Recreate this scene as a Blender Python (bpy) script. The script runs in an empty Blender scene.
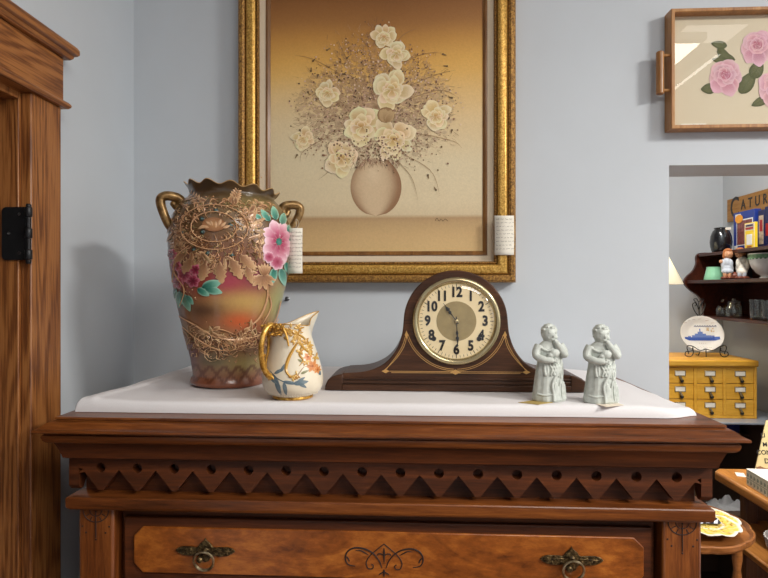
import bpy, bmesh, math, random
from mathutils import Vector, Matrix, Euler, noise as mnoise
random.seed(7)
PI = math.pi
R = math.radians
SC = bpy.context.scene
COL = SC.collection

# ---------------------------------------------------------------- camera
EYE = 1.68                      # height of the lens above the floor
YAW = R(3.0)                    # the camera looks 3 degrees left of the wall's normal
FPX = 570.0                     # focal length in pixels of the 768 wide frame
cam_d = bpy.data.cameras.new('camera'); cam = bpy.data.objects.new('camera', cam_d); COL.objects.link(cam)
cam.location = (0, 0, EYE); cam.rotation_euler = (PI/2, 0, YAW)
cam_d.sensor_fit = 'HORIZONTAL'; cam_d.sensor_width = 36.0; cam_d.lens = FPX/768*36
cam_d.clip_start = 0.02
SC.camera = cam

# ---------------------------------------------------------------- world, lights, exposure
wd = bpy.data.worlds.new('world'); SC.world = wd; wd.use_nodes = True
wd.node_tree.nodes['Background'].inputs[0].default_value = (0.6, 0.65, 0.7, 1)
wd.node_tree.nodes['Background'].inputs[1].default_value = 0.15
SC.view_settings.view_transform = 'Standard'
SC.view_settings.look = 'None'
SC.view_settings.gamma = 1.0
SC.view_settings.use_curve_mapping = False
SC.view_settings.exposure = -0.08

CEIL = 3.0
def strip_light(name, x, y, sx, sy, watts, colr=(1.0, 0.965, 0.91), z=CEIL-0.075):
    l = bpy.data.lights.new(name, 'AREA'); l.shape = 'RECTANGLE'; l.size = sx; l.size_y = sy
    l.energy = watts; l.color = colr
    o = bpy.data.objects.new(name, l); o.location = (x, y, z); COL.objects.link(o)
    return o
LIGHTS = [('panel_light', 2.30, -0.30, 0.30, 0.60, 118),
          ('panel_light', 0.95, -0.75, 1.0, 1.0, 40),  # added fill, evens out the light on the front faces
          ('tube_light', 1.00, 1.98, 0.16, 0.8, 32)]
for nm, x, y, sx, sy, w in LIGHTS:
    strip_light(nm, x, y, sx, sy, w, (1.0, 0.985, 0.96) if y > 1.4 else (1.0, 0.965, 0.91))

# ---------------------------------------------------------------- helpers
def ratio(px):
    u = (px-384)/FPX
    return (u*math.cos(YAW)-math.sin(YAW))/(math.cos(YAW)+u*math.sin(YAW))
def depth(px, Y):
    u = (px-384)/FPX
    return Y/(math.cos(YAW)+u*math.sin(YAW))
def P(px, py, Y):
    """world point that the photo's pixel shows on the plane at distance Y"""
    t = depth(px, Y)
    return Vector((ratio(px)*Y, Y, EYE+t*(289-py)/FPX))
def E(z): return EYE+z
def sr(r, g, b):
    f = lambda c: (c/255/12.92) if c/255 <= 0.04045 else ((c/255+0.055)/1.055)**2.4
    return (f(r), f(g), f(b))
def lerp(a, b, t): return a+(b-a)*t
def mix(a, b, t): return tuple(x+(y-x)*t for x, y in zip(a, b))
def smooth(t):
    t = max(0, min(1, t)); return t*t*(3-2*t)
def interp(tab, x):
    if x <= tab[0][0]: return tab[0][1]
    for (a, va), (b, vb) in zip(tab, tab[1:]):
        if x <= b: return va+(vb-va)*(x-a)/(b-a)
    return tab[-1][1]
def spline(pts, n=8, closed=False):
    """Catmull-Rom through the points"""
    pts = [Vector(p) for p in pts]; m = len(pts); out = []
    rng = m if closed else m-1
    for i in range(rng):
        if closed: p0, p1, p2, p3 = pts[i-1], pts[i], pts[(i+1) % m], pts[(i+2) % m]
        else: p0, p1, p2, p3 = pts[max(i-1, 0)], pts[i], pts[i+1], pts[min(i+2, m-1)]
        for k in range(n):
            t = k/n
            out.append(0.5*((2*p1)+(p2-p0)*t+(2*p0-5*p1+4*p2-p3)*t*t+(3*p1-p0-3*p2+p3)*t**3))
    if not closed: out.append(pts[-1])
    return out

class MB:
    def __init__(s): s.v = []; s.f = []; s.c = []
    def add(s, vs, fs, col=None):
        b = len(s.v)
        for q in vs:
            s.v.append(tuple(q)); s.c.append(col or (1, 1, 1))
        s.f += [tuple(b+i for i in f) for f in fs]
    def box(s, x0, x1, y0, y1, z0, z1, col=None, M=None):
        vs = [Vector((x, y, z)) for z in (z0, z1) for y in (y0, y1) for x in (x0, x1)]
        if M is not None: vs = [M @ v for v in vs]
        s.add(vs, [(0, 2, 3, 1), (4, 5, 7, 6), (0, 1, 5, 4), (2, 6, 7, 3), (0, 4, 6, 2), (1, 3, 7, 5)], col)
    def grid(s, rows, closed_u=False, closed_v=False, col=None, cols=None):
        nu, nv = len(rows), len(rows[0]); b = len(s.v)
        for i, r in enumerate(rows):
            for j, q in enumerate(r):
                s.v.append(tuple(q)); s.c.append(cols[i][j] if cols else (col or (1, 1, 1)))
        for i in range(nu if closed_u else nu-1):
            for j in range(nv if closed_v else nv-1):
                i2, j2 = (i+1) % nu, (j+1) % nv
                s.f.append((b+i*nv+j, b+i*nv+j2, b+i2*nv+j2, b+i2*nv+j))
    def lathe(s, prof, n=32, c=(0, 0, 0), cap0=True, cap1=True, col=None, colf=None, radf=None, axis='Z'):
        """prof: (radius, z) from bottom to top; outward faces"""
        rows = []; cols = []
        for r, z in prof:
            row = []; cr = []
            for k in range(n):
                a = 2*PI*k/n
                rr, zz = radf(a, r, z) if radf else (r, z)
                if axis == 'Z': q = (c[0]+rr*math.cos(a), c[1]+rr*math.sin(a), c[2]+zz)
                elif axis == 'Y': q = (c[0]+rr*math.cos(a), c[1]-zz, c[2]+rr*math.sin(a))   # profile rises towards -Y
                else: q = (c[0]+zz, c[1]+rr*math.cos(a), c[2]+rr*math.sin(a))
                row.append(q); cr.append(colf(a, rr, zz) if colf else (col or (1, 1, 1)))
            rows.append(row); cols.append(cr)
        b = len(s.v)
        s.grid(rows, closed_v=True, cols=cols)
        if cap0: s.f.append(tuple(b+k for k in reversed(range(n))))
        if cap1:
            e = b+(len(prof)-1)*n; s.f.append(tuple(e+k for k in range(n)))
    def tube(s, pts, r, n=8, col=None, cap=True, flat=1.0, up=None):
        pts = [Vector(p) for p in pts]; m = len(pts)
        rs = r if isinstance(r, (list, tuple)) else [r]*m
        T = [(pts[min(i+1, m-1)]-pts[max(i-1, 0)]).normalized() for i in range(m)]
        ref = Vector(up) if up else (Vector((0, 0, 1)) if abs(T[0].z) < 0.9 else Vector((1, 0, 0)))
        N = (ref-T[0]*ref.dot(T[0])).normalized(); rows = []
        for i in range(m):
            N = (N-T[i]*N.dot(T[i]))
            N = N.normalized() if N.length > 1e-9 else T[i].orthogonal().normalized()
            B = T[i].cross(N)
            rows.append([pts[i]+(N*math.cos(2*PI*k/n)*flat+B*math.sin(2*PI*k/n))*rs[i] for k in range(n)])
        b = len(s.v)
        s.grid(rows, closed_v=True, col=col)
        if cap:
            s.f.append(tuple(b+k for k in reversed(range(n))))
            e = b+(m-1)*n; s.f.append(tuple(e+k for k in range(n)))
    def ball(s, c, rx, ry=None, rz=None, nu=12, nv=8, col=None, M=None):
        ry = rx if ry is None else ry; rz = rx if rz is None else rz
        vs = []; fs = []
        for i in range(1, nv):
            t = PI*i/nv
            for k in range(nu):
                a = 2*PI*k/nu
                q = Vector((rx*math.sin(t)*math.cos(a), ry*math.sin(t)*math.sin(a), -rz*math.cos(t)))
                vs.append((M @ q if M is not None else q)+Vector(c))
        bot, top = Vector((0, 0, -rz)), Vector((0, 0, rz))
        if M is not None: bot, top = M @ bot, M @ top
        vs.append(bot+Vector(c)); vs.append(top+Vector(c)); nb = len(vs)-2
        for i in range(nv-2):
            for k in range(nu):
                k2 = (k+1) % nu
                fs.append((i*nu+k, i*nu+k2, (i+1)*nu+k2, (i+1)*nu+k))
        for k in range(nu):
            k2 = (k+1) % nu
            fs.append((nb, k2, k)); fs.append((nb+1, (nv-2)*nu+k, (nv-2)*nu+k2))
        s.add(vs, fs, col)
    def prism(s, poly, y0, y1, col=None):
        """polygon in x,z (counter-clockwise seen from -Y), from y0 (front) to y1"""
        n = len(poly)
        vs = [(x, y0, z) for x, z in poly]+[(x, y1, z) for x, z in poly]
        fs = [tuple(range(n)), tuple(range(2*n-1, n-1, -1))]
        fs += [(i, i+n, (i+1) % n+n, (i+1) % n) for i in range(n)]
        s.add(vs, fs, col)
    def slab(s, poly, z0, z1, col=None):
        """polygon in x,y counter-clockwise seen from above"""
        n = len(poly)
        vs = [(x, y, z0) for x, y in poly]+[(x, y, z1) for x, y in poly]
        fs = [tuple(range(n-1, -1, -1)), tuple(range(n, 2*n))]
        fs += [(i, (i+1) % n, (i+1) % n+n, i+n) for i in range(n)]
        s.add(vs, fs, col)
    def ring_frame(s, x0, x1, z0, z1, prof, col=None):
        """mitred rectangular frame; prof: (inset, y), outer back -> front -> inner back"""
        rows = []
        for d, y in prof:
            rows.append([(x0+d, y, z0+d), (x1-d, y, z0+d), (x1-d, y, z1-d), (x0+d, y, z1-d)])
        s.grid(rows, closed_u=True, closed_v=True, col=col)
    def mould(s, xl, xr, yf, yb, prof, col=None):
        """profile (outset, z) swept round the left, front and right sides, mitred"""
        rows = []
        for o, z in prof:
            rows.append([(xl-o, yb, z), (xl-o, yf-o, z), (xr+o, yf-o, z), (xr+o, yb, z)])
        b = len(s.v); n = len(prof)
        s.grid(rows, closed_u=True, col=col)
        s.f.append(tuple(b+4*i for i in range(n))); s.f.append(tuple(b+4*i+3 for i in reversed(range(n))))

def fix_normals(me):
    bm = bmesh.new(); bm.from_mesh(me)
    bmesh.ops.recalc_face_normals(bm, faces=bm.faces); bm.to_mesh(me); bm.free()
def finish(me, angle=40):
    me.polygons.foreach_set('use_smooth', [True]*len(me.polygons))
    me.set_sharp_from_angle(angle=R(angle)); me.update()
def link(name, me, parent=None, loc=(0, 0, 0)):
    o = bpy.data.objects.new(name, me); COL.objects.link(o); o.location = loc
    if parent is not None: o.parent = parent
    return o
def build(name, mb, mat, parent=None, loc=(0, 0, 0), bevel=0, angle=40, col=False, recalc=True, seg=2):
    me = bpy.data.meshes.new(name); me.from_pydata(mb.v, [], mb.f)
    if col:
        at = me.color_attributes.new('Col', 'FLOAT_COLOR', 'POINT')
        flat = []
        for c in mb.c: flat += [c[0], c[1], c[2], 1.0]
        at.data.foreach_set('color', flat)
    if recalc: fix_normals(me)
    me.materials.append(mat); finish(me, angle)
    o = link(name, me, parent, loc)
    if bevel:
        m = o.modifiers.new('bevel', 'BEVEL'); m.width = bevel; m.segments = seg; m.limit_method = 'ANGLE'; m.angle_limit = R(35)
    return o
def remeshed(name, mb, mat, parent, voxel, loc=(0, 0, 0), smooth_it=2):
    """grow one continuous skin over the overlapping lumps"""
    me = bpy.data.meshes.new(name+'_lumps'); me.from_pydata(mb.v, [], mb.f); fix_normals(me)
    t = bpy.data.objects.new('tmp', me); COL.objects.link(t)
    m = t.modifiers.new('r', 'REMESH'); m.mode = 'VOXEL'; m.voxel_size = voxel
    if smooth_it:
        k = t.modifiers.new('s', 'SMOOTH'); k.factor = 0.5; k.iterations = smooth_it
    dg = bpy.context.evaluated_depsgraph_get()
    out = bpy.data.meshes.new_from_object(t.evaluated_get(dg)); out.name = name
    bpy.data.objects.remove(t); bpy.data.meshes.remove(me)
    out.materials.clear(); out.materials.append(mat)
    finish(out, 180)
    return link(name, out, parent, loc)
def text_mesh(name, body, size, mat, parent, M, extrude=0.0003, offset=0.0, align='CENTER', sx=1.0):
    cu = bpy.data.curves.new('t', 'FONT'); cu.body = body; cu.size = size; cu.extrude = extrude; cu.offset = offset
    cu.align_x = align; cu.align_y = 'CENTER'; cu.resolution_u = 3
    t = bpy.data.objects.new('t', cu); COL.objects.link(t)
    dg = bpy.context.evaluated_depsgraph_get()
    me = bpy.data.meshes.new_from_object(t.evaluated_get(dg)); me.name = name
    bpy.data.objects.remove(t); bpy.data.curves.remove(cu)
    me.transform(M @ Matrix.Diagonal((sx, 1, 1, 1)))
    me.materials.clear(); me.materials.append(mat)
    return link(name, me, parent)
FACE = Matrix.Rotation(PI/2, 4, 'X')           # text standing up, facing -Y
def thing(name, label, cat, loc=(0, 0, 0), rz=0, group=None):
    o = bpy.data.objects.new(name, None); COL.objects.link(o); o.empty_display_size = 0.05
    o.location = loc; o.rotation_euler = (0, 0, rz)
    return tag(o, label, cat, group)
def tag(o, label, cat, group=None):
    o['label'] = label; o['category'] = cat
    if group: o['group'] = group
    return o
def struct(o): o['kind'] = 'structure'; return o
def copy_thing(o, loc, rz, label):
    kids = [c for c in COL.objects if c.parent == o]
    r = o.copy(); COL.objects.link(r); r.location = loc; r.rotation_euler = (0, 0, rz); r['label'] = label
    for ch in kids:
        subs = [c for c in COL.objects if c.parent == ch]
        c = ch.copy(); COL.objects.link(c); c.parent = r
        for g in subs:
            d = g.copy(); COL.objects.link(d); d.parent = c
    return r

# ---------------------------------------------------------------- materials
MATS = {}
def new_mat(name):
    m = bpy.data.materials.new(name); m.use_nodes = True
    n = m.node_tree.nodes; return m, n, m.node_tree.links, n['Principled BSDF']
def noise_node(n, l, scale, detail=4, vec=None, rough=0.55, dist=0.0):
    t = n.new('ShaderNodeTexNoise'); t.inputs['Scale'].default_value = scale; t.inputs['Detail'].default_value = detail
    t.inputs['Roughness'].default_value = rough; t.inputs['Distortion'].default_value = dist
    if vec is not None: l.new(vec, t.inputs['Vector'])
    return t
def ramp_node(n, l, fac, stops):
    r = n.new('ShaderNodeValToRGB'); e = r.color_ramp.elements
    e[0].position, e[0].color = stops[0][0], (*stops[0][1], 1)
    e[1].position, e[1].color = stops[-1][0], (*stops[-1][1], 1)
    for p, c in stops[1:-1]:
        k = e.new(p); k.color = (*c, 1)
    l.new(fac, r.inputs['Fac']); return r
def bump_node(n, l, h, dist, strength, bsdf):
    b = n.new('ShaderNodeBump'); b.inputs['Distance'].default_value = dist; b.inputs['Strength'].default_value = strength
    l.new(h, b.inputs['Height']); l.new(b.outputs['Normal'], bsdf.inputs['Normal'])
def plain(name, col, rough=0.5, metal=0.0, var=0.06, scale=40, bump=0.0, coat=0.0, spec=0.5):
    """one colour with a little wear: a noise varies it slightly"""
    m, n, l, b = new_mat(name)
    tc = n.new('ShaderNodeTexCoord')
    t = noise_node(n, l, scale, 4, tc.outputs['Object'])
    r = ramp_node(n, l, t.outputs['Fac'], [(0.3, tuple(c*(1-var) for c in col)), (0.7, tuple(min(1, c*(1+var)) for c in col))])
    l.new(r.outputs['Color'], b.inputs['Base Color'])
    b.inputs['Roughness'].default_value = rough; b.inputs['Metallic'].default_value = metal
    b.inputs['Coat Weight'].default_value = coat; b.inputs['Coat Roughness'].default_value = 0.15
    b.inputs['Specular IOR Level'].default_value = spec
    if bump: bump_node(n, l, t.outputs['Fac'], bump, 0.6, b)
    return m
def wood(name, dark, mid, light, axis='X', rough=0.38, coat=0.15, stretch=14, scale=9, pores=0.5, figure=1.0):
    m, n, l, b = new_mat(name)
    tc = n.new('ShaderNodeTexCoord'); mp = n.new('ShaderNodeMapping')
    s = [stretch]*3; s['XYZ'.index(axis)] = 1.0
    mp.inputs['Scale'].default_value = s
    l.new(tc.outputs['Object'], mp.inputs['Vector'])
    t1 = noise_node(n, l, scale*0.35, 5, mp.outputs['Vector'], 0.6, 0.8*figure)
    t2 = noise_node(n, l, scale*3.0, 6, mp.outputs['Vector'], 0.7, 0.2)
    mx = n.new('ShaderNodeMix'); mx.data_type = 'FLOAT'; mx.inputs['Factor'].default_value = 0.42
    l.new(t1.outputs['Fac'], mx.inputs[2]); l.new(t2.outputs['Fac'], mx.inputs[3])
    r = ramp_node(n, l, mx.outputs[0], [(0.33, dark), (0.5, mid), (0.66, light)])
    l.new(r.outputs['Color'], b.inputs['Base Color'])
    b.inputs['Roughness'].default_value = rough; b.inputs['Coat Weight'].default_value = coat; b.inputs['Coat Roughness'].default_value = 0.2; b.inputs['Specular IOR Level'].default_value = 0.3
    bump_node(n, l, t2.outputs['Fac'], 0.0006*pores, 0.5, b)
    return m
def oak(name, dark, mid, light, axis='Z'):
    """plain sawn oak: long cathedral bands and short dark pores"""
    m, n, l, b = new_mat(name)
    tc = n.new('ShaderNodeTexCoord'); mp = n.new('ShaderNodeMapping'); s = [9, 9, 9]; s['XYZ'.index(axis)] = 0.9
    mp.inputs['Scale'].default_value = s; l.new(tc.outputs['Object'], mp.inputs['Vector'])
    base = noise_node(n, l, 1.3, 1, mp.outputs['Vector'], 0.4, 0.3)
    mul = n.new('ShaderNodeMath'); mul.operation = 'MULTIPLY'; mul.inputs[1].default_value = 105.0; l.new(base.outputs['Fac'], mul.inputs[0])
    sn = n.new('ShaderNodeMath'); sn.operation = 'SINE'; l.new(mul.outputs[0], sn.inputs[0])
    mp2 = n.new('ShaderNodeMapping'); s2 = [150, 150, 150]; s2['XYZ'.index(axis)] = 6
    mp2.inputs['Scale'].default_value = s2; l.new(tc.outputs['Object'], mp2.inputs['Vector'])
    por = noise_node(n, l, 2.0, 4, mp2.outputs['Vector'], 0.6)
    a = n.new('ShaderNodeMath'); a.operation = 'MULTIPLY_ADD'; a.inputs[1].default_value = 0.11; l.new(sn.outputs[0], a.inputs[0]); l.new(por.outputs['Fac'], a.inputs[2])
    r = ramp_node(n, l, a.outputs[0], [(0.34, dark), (0.49, mid), (0.63, light)])
    l.new(r.outputs['Color'], b.inputs['Base Color']); b.inputs['Roughness'].default_value = 0.42; b.inputs['Coat Weight'].default_value = 0.15; b.inputs['Coat Roughness'].default_value = 0.25
    bump_node(n, l, por.outputs['Fac'], 0.0006, 0.5, b)
    return m
def painted(name, rough=0.5, coat=0.0, metal=0.0, bump=0.0, scale=300, spec=0.5):
    """hand painted surface: the paint's own colours, stored on the mesh"""
    m, n, l, b = new_mat(name)
    a = n.new('ShaderNodeAttribute'); a.attribute_name = 'Col'
    tc = n.new('ShaderNodeTexCoord'); t = noise_node(n, l, scale, 4, tc.outputs['Object'])
    hs = n.new('ShaderNodeHueSaturation'); l.new(a.outputs['Color'], hs.inputs['Color'])
    mr = n.new('ShaderNodeMapRange'); mr.inputs[3].default_value = 0.88; mr.inputs[4].default_value = 1.12
    l.new(t.outputs['Fac'], mr.inputs[0]); l.new(mr.outputs[0], hs.inputs['Value'])
    l.new(hs.outputs['Color'], b.inputs['Base Color'])
    b.inputs['Roughness'].default_value = rough; b.inputs['Coat Weight'].default_value = coat; b.inputs['Coat Roughness'].default_value = 0.12
    b.inputs['Metallic'].default_value = metal; b.inputs['Specular IOR Level'].default_value = spec
    if bump: bump_node(n, l, t.outputs['Fac'], bump, 0.5, b)
    return m
def gilt(name, dark, mid, light, rough=0.38, metal=0.75, scale=60, bump=0.0008):
    m, n, l, b = new_mat(name)
    tc = n.new('ShaderNodeTexCoord'); t = noise_node(n, l, scale, 6, tc.outputs['Object'], 0.65)
    r = ramp_node(n, l, t.outputs['Fac'], [(0.36, dark), (0.5, mid), (0.64, light)])
    l.new(r.outputs['Color'], b.inputs['Base Color']); b.inputs['Metallic'].default_value = metal; b.inputs['Roughness'].default_value = rough
    bump_node(n, l, t.outputs['Fac'], bump, 0.6, b)
    return m
def glass(name, tint=(1, 1, 1), rough=0.0, base=0.0):
    """thin clear glass: see-through, with a mirror-like sheen that grows towards grazing angles"""
    m = bpy.data.materials.new(name); m.use_nodes = True; n, l = m.node_tree.nodes, m.node_tree.links; n.clear()
    o = n.new('ShaderNodeOutputMaterial'); tr = n.new('ShaderNodeBsdfTransparent'); tr.inputs[0].default_value = (*tint, 1)
    g = n.new('ShaderNodeBsdfGlossy'); g.inputs['Roughness'].default_value = rough
    fr = n.new('ShaderNodeFresnel'); fr.inputs[0].default_value = 1.5
    ge = n.new('ShaderNodeNewGeometry'); ir = n.new('ShaderNodeMapRange'); ir.inputs[3].default_value = 1.5; ir.inputs[4].default_value = 1/1.5
    l.new(ge.outputs['Backfacing'], ir.inputs[0]); l.new(ir.outputs[0], fr.inputs[0])
    ad = n.new('ShaderNodeMath'); ad.inputs[1].default_value = base; l.new(fr.outputs[0], ad.inputs[0])
    mx = n.new('ShaderNodeMixShader'); l.new(ad.outputs[0], mx.inputs[0]); l.new(tr.outputs[0], mx.inputs[1]); l.new(g.outputs[0], mx.inputs[2])
    l.new(mx.outputs[0], o.inputs[0]); return m
def glow(name, col, strength):
    m, n, l, b = new_mat(name)
    tc = n.new('ShaderNodeTexCoord'); t = noise_node(n, l, 60, 3, tc.outputs['Object'])
    r = ramp_node(n, l, t.outputs['Fac'], [(0.3, tuple(c*0.97 for c in col)), (0.7, col)])
    l.new(r.outputs['Color'], b.inputs['Base Color']); l.new(r.outputs['Color'], b.inputs['Emission Color'])
    b.inputs['Emission Strength'].default_value = strength; b.inputs['Roughness'].default_value = 0.8
    return m

M_wall = plain('wall_paint', sr(196, 202, 208), 0.75, var=0.015, scale=6, bump=0.0004, spec=0.25)
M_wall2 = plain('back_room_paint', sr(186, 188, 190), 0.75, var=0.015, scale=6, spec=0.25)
M_ceil = plain('ceiling_paint', sr(235, 234, 230), 0.9, var=0.01)
M_floor = wood('floor_boards', sr(70, 45, 30), sr(105, 70, 45), sr(130, 90, 60), 'Y')
M_oakZ = oak('oak_upright', sr(106, 60, 27), sr(142, 87, 43), sr(164, 107, 57), 'Z')
M_oakY = oak('oak_level', sr(106, 60, 27), sr(142, 87, 43), sr(164, 107, 57), 'Y')
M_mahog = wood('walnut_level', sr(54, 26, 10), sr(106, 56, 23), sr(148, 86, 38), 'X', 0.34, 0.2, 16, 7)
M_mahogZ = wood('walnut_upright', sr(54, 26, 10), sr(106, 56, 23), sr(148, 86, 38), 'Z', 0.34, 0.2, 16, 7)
M_mahogD = wood('walnut_shadowy', sr(40, 18, 7), sr(74, 36, 14), sr(102, 52, 21), 'X', 0.5, 0.0, 16, 7)  # darker copy of the chest walnut, shade put into its colour
M_burl = wood('burl_veneer', sr(76, 35, 10), sr(138, 74, 25), sr(184, 110, 42), 'X', 0.3, 0.3, 2.2, 14, 0.2, 2.5)
M_incised = plain('dark_incised_line', sr(40, 20, 12), 0.7)
M_bronze = gilt('aged_brass', sr(42, 34, 24), sr(86, 70, 46), sr(140, 118, 78), 0.42, 0.85, 160)
M_ringbrass = gilt('worn_brass', sr(110, 96, 70), sr(160, 144, 112), sr(196, 182, 150), 0.3, 0.9, 120, 0.0002)
M_blackmetal = plain('black_metal', sr(34, 34, 36), 0.42, 0.4)
M_steel = plain('bright_steel', sr(170, 170, 172), 0.25, 1.0)
M_cloth = plain('white_linen', sr(224, 221, 222), 0.9, var=0.02, scale=500, bump=0.0003, spec=0.2)
M_gold = gilt('gilt_frame', sr(150, 108, 44), sr(196, 150, 70), sr(228, 188, 104), 0.38, 0.6, 260, 0.0003)
M_golddark = gilt('old_gilt_band', sr(88, 60, 26), sr(144, 103, 48), sr(188, 144, 74), 0.45, 0.5, 240, 0.0006)
M_liner = plain('linen_liner', sr(214, 196, 170), 0.9, var=0.05, scale=400)
M_slip = wood('dark_gilt_slip', sr(80, 50, 22), sr(120, 80, 38), sr(150, 104, 54), 'Z')
M_art = painted('oil_paint', 0.5, 0.0, bump=0.0004, scale=260, spec=0.35)
M_paper = plain('tag_paper', sr(232, 226, 212), 0.9, var=0.03, scale=120)
M_ink = plain('brown_ink', sr(96, 84, 74), 0.9)
M_string = plain('cotton_string', sr(214, 206, 190), 0.9)
M_traywood = wood('tray_wood', sr(122, 80, 40), sr(162, 112, 62), sr(188, 140, 86), 'Z', 0.4, 0.2)
M_embroid = painted('embroidery', 0.9, bump=0.0008, scale=500, spec=0.1)
M_glass = glass('picture_glass', (1, 1, 1), 0.0, 0.02)
M_vase = painted('vase_enamel', 0.3, 0.45, bump=0.0006, scale=160)
M_relief = painted('raised_gilt_enamel', 0.36, 0.25, metal=0.12, bump=0.0003, scale=400)
M_enamel = painted('glossy_enamel', 0.25, 0.5, scale=200)
M_vgold = gilt('vase_gilding', sr(104, 78, 46), sr(146, 114, 70), sr(180, 146, 96), 0.34, 0.55, 70, 0.0004)
M_jug = plain('ivory_porcelain', sr(234, 222, 198), 0.28, var=0.03, scale=30, coat=0.4)
M_jgold = gilt('jug_gilding', sr(150, 100, 30), sr(204, 152, 62), sr(232, 190, 104), 0.32, 0.5, 140, 0.0004)
M_clockwood = wood('dark_walnut_case', sr(38, 21, 11), sr(66, 39, 22), sr(92, 57, 32), 'X', 0.42, 0.08, 18, 8, 0.3)
M_inlay = plain('satinwood_inlay', sr(190, 146, 84), 0.4)
M_brass = plain('polished_brass', sr(196, 180, 140), 0.22, 0.9, 0.05, 30)
M_dial = plain('cream_dial', sr(240, 220, 176), 0.5, var=0.03, scale=20)
M_dial2 = plain('gilt_dial_centre', sr(168, 148, 104), 0.4, 0.3, 0.1, 60)
M_black = plain('black_enamel', sr(24, 20, 20), 0.4)
M_stone = plain('grey_green_stone', sr(192, 197, 190), 0.5, var=0.16, scale=110, bump=0.0003)

class Painter:
    """paint strokes, petals and leaves laid one over the other on a surface; mp(x, y, h) gives the point"""
    def __init__(s, mp, step=5e-6, base=0.0): s.mb = MB(); s.mp = mp; s.step = step; s.h = base
    def lift(s, k=1): s.h += s.step*k
    def petal(s, x, y, ang, ln, wd, c0, c1, ce=None, hump=0.0, nu=6, nv=4, pw=0.8, curl=0.0, serr=0):
        """from the foot (x, y) along ang (radians, 0 = right, PI/2 = up on the picture); c0 foot, c1 tip, ce edge colour"""
        s.lift(); ce = ce or c1; rows = []; cols = []
        for i in range(nu+1):
            u = i/nu; w = wd*math.sin(PI*min(1, 0.04+0.94*u**pw))**0.75
            if serr and i % 2: w *= 1-serr
            a = ang+curl*u; px = x+ln*u*math.cos(a); py = y-ln*u*math.sin(a); r = []; cr = []
            for j in range(nv+1):
                t = j/nv*2-1
                r.append(s.mp(px-math.sin(a)*w*t*0.5, py-math.cos(a)*w*t*0.5, s.h+hump*(1-t*t)*math.sin(PI*min(1, u+0.05))))
                c = mix(c0, c1, u); e = smooth(max(abs(t), u*1.02)**3); cr.append(mix(c, ce, e*0.8))
            rows.append(r); cols.append(cr)
        s.mb.grid(rows, cols=cols)
    def disc(s, x, y, rx, ry=None, col=(1, 1, 1), n=8, hump=0.0, ce=None):
        s.lift(0.2); ry = rx if ry is None else ry; ce = ce or col
        b = len(s.mb.v)
        s.mb.v.append(tuple(s.mp(x, y, s.h+hump))); s.mb.c.append(col)
        for k in range(n):
            a = 2*PI*k/n
            s.mb.v.append(tuple(s.mp(x+rx*math.cos(a), y-ry*math.sin(a), s.h))); s.mb.c.append(ce)
        s.mb.f += [(b, b+1+k, b+1+(k+1) % n) for k in range(n)]
    def stroke(s, pts, w, col, taper=True, hump=0.0, n=6, c2=None, raw=False):
        s.lift(0.3); pts = [Vector((p[0], p[1], 0)) for p in pts]
        if not raw and len(pts) > 2: pts = spline(pts, n)
        m = len(pts); rows = []; cols = []
        for i, p in enumerate(pts):
            T = (pts[min(i+1, m-1)]-pts[max(i-1, 0)]); T = T.normalized() if T.length > 0 else Vector((1, 0, 0))
            N = Vector((-T.y, T.x, 0)); u = i/max(1, m-1); k = (0.25+0.75*math.sin(PI*min(1, u+0.08))) if taper else 1
            ww = w*k*0.5; c = mix(col, c2, u) if c2 else col
            rows.append([s.mp(p.x+N.x*ww, p.y+N.y*ww, s.h), s.mp(p.x, p.y, s.h+hump), s.mp(p.x-N.x*ww, p.y-N.y*ww, s.h)])
            cols.append([c]*3)
        s.mb.grid(rows, cols=cols)
    def bead(s, x, y, r, col, h=None):
        """a little dome"""
        h = r if h is None else h; b = len(s.mb.v)
        for k in range(6):
            a = 2*PI*k/6; s.mb.v.append(tuple(s.mp(x+r*math.cos(a), y-r*math.sin(a), -0.0001))); s.mb.c.append(tuple(c*0.75 for c in col))
        for k in range(6):
            a = 2*PI*k/6; s.mb.v.append(tuple(s.mp(x+r*0.7*math.cos(a), y-r*0.7*math.sin(a), h*0.0013))); s.mb.c.append(col)
        s.mb.v.append(tuple(s.mp(x, y, h*0.0018))); s.mb.c.append(col)
        for k in range(6):
            k2 = (k+1) % 6
            s.mb.f.append((b+k, b+k2, b+6+k2, b+6+k)); s.mb.f.append((b+6+k, b+6+k2, b+12))
    def rose(s, x, y, r, heart, petal, edge, rings=((1.0, 8), (0.72, 7), (0.45, 5)), squash=0.9, hump=0.0, rot=0.0, ratio=0.95):
        for q, (k, n) in enumerate(rings):
            for i in range(n):
                a = 2*PI*(i+0.5*q)/n+rot+random.uniform(-0.15, 0.15)
                ln = r*k*random.uniform(0.88, 1.1); f = math.hypot(math.cos(a), math.sin(a)*squash)
                s.petal(x+math.cos(a)*r*0.06, y-math.sin(a)*r*0.06, a, ln*f, r*k*ratio*random.uniform(0.9, 1.1), heart, mix(petal, heart, 0.25*q*random.random()), edge, hump, 6, 4, 1.5)
        s.disc(x, y, r*0.16, r*0.14, heart)
    def done(s, name, mat, parent, recalc=False): return build(name, s.mb, mat, parent, col=True, angle=60, recalc=recalc)

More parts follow.
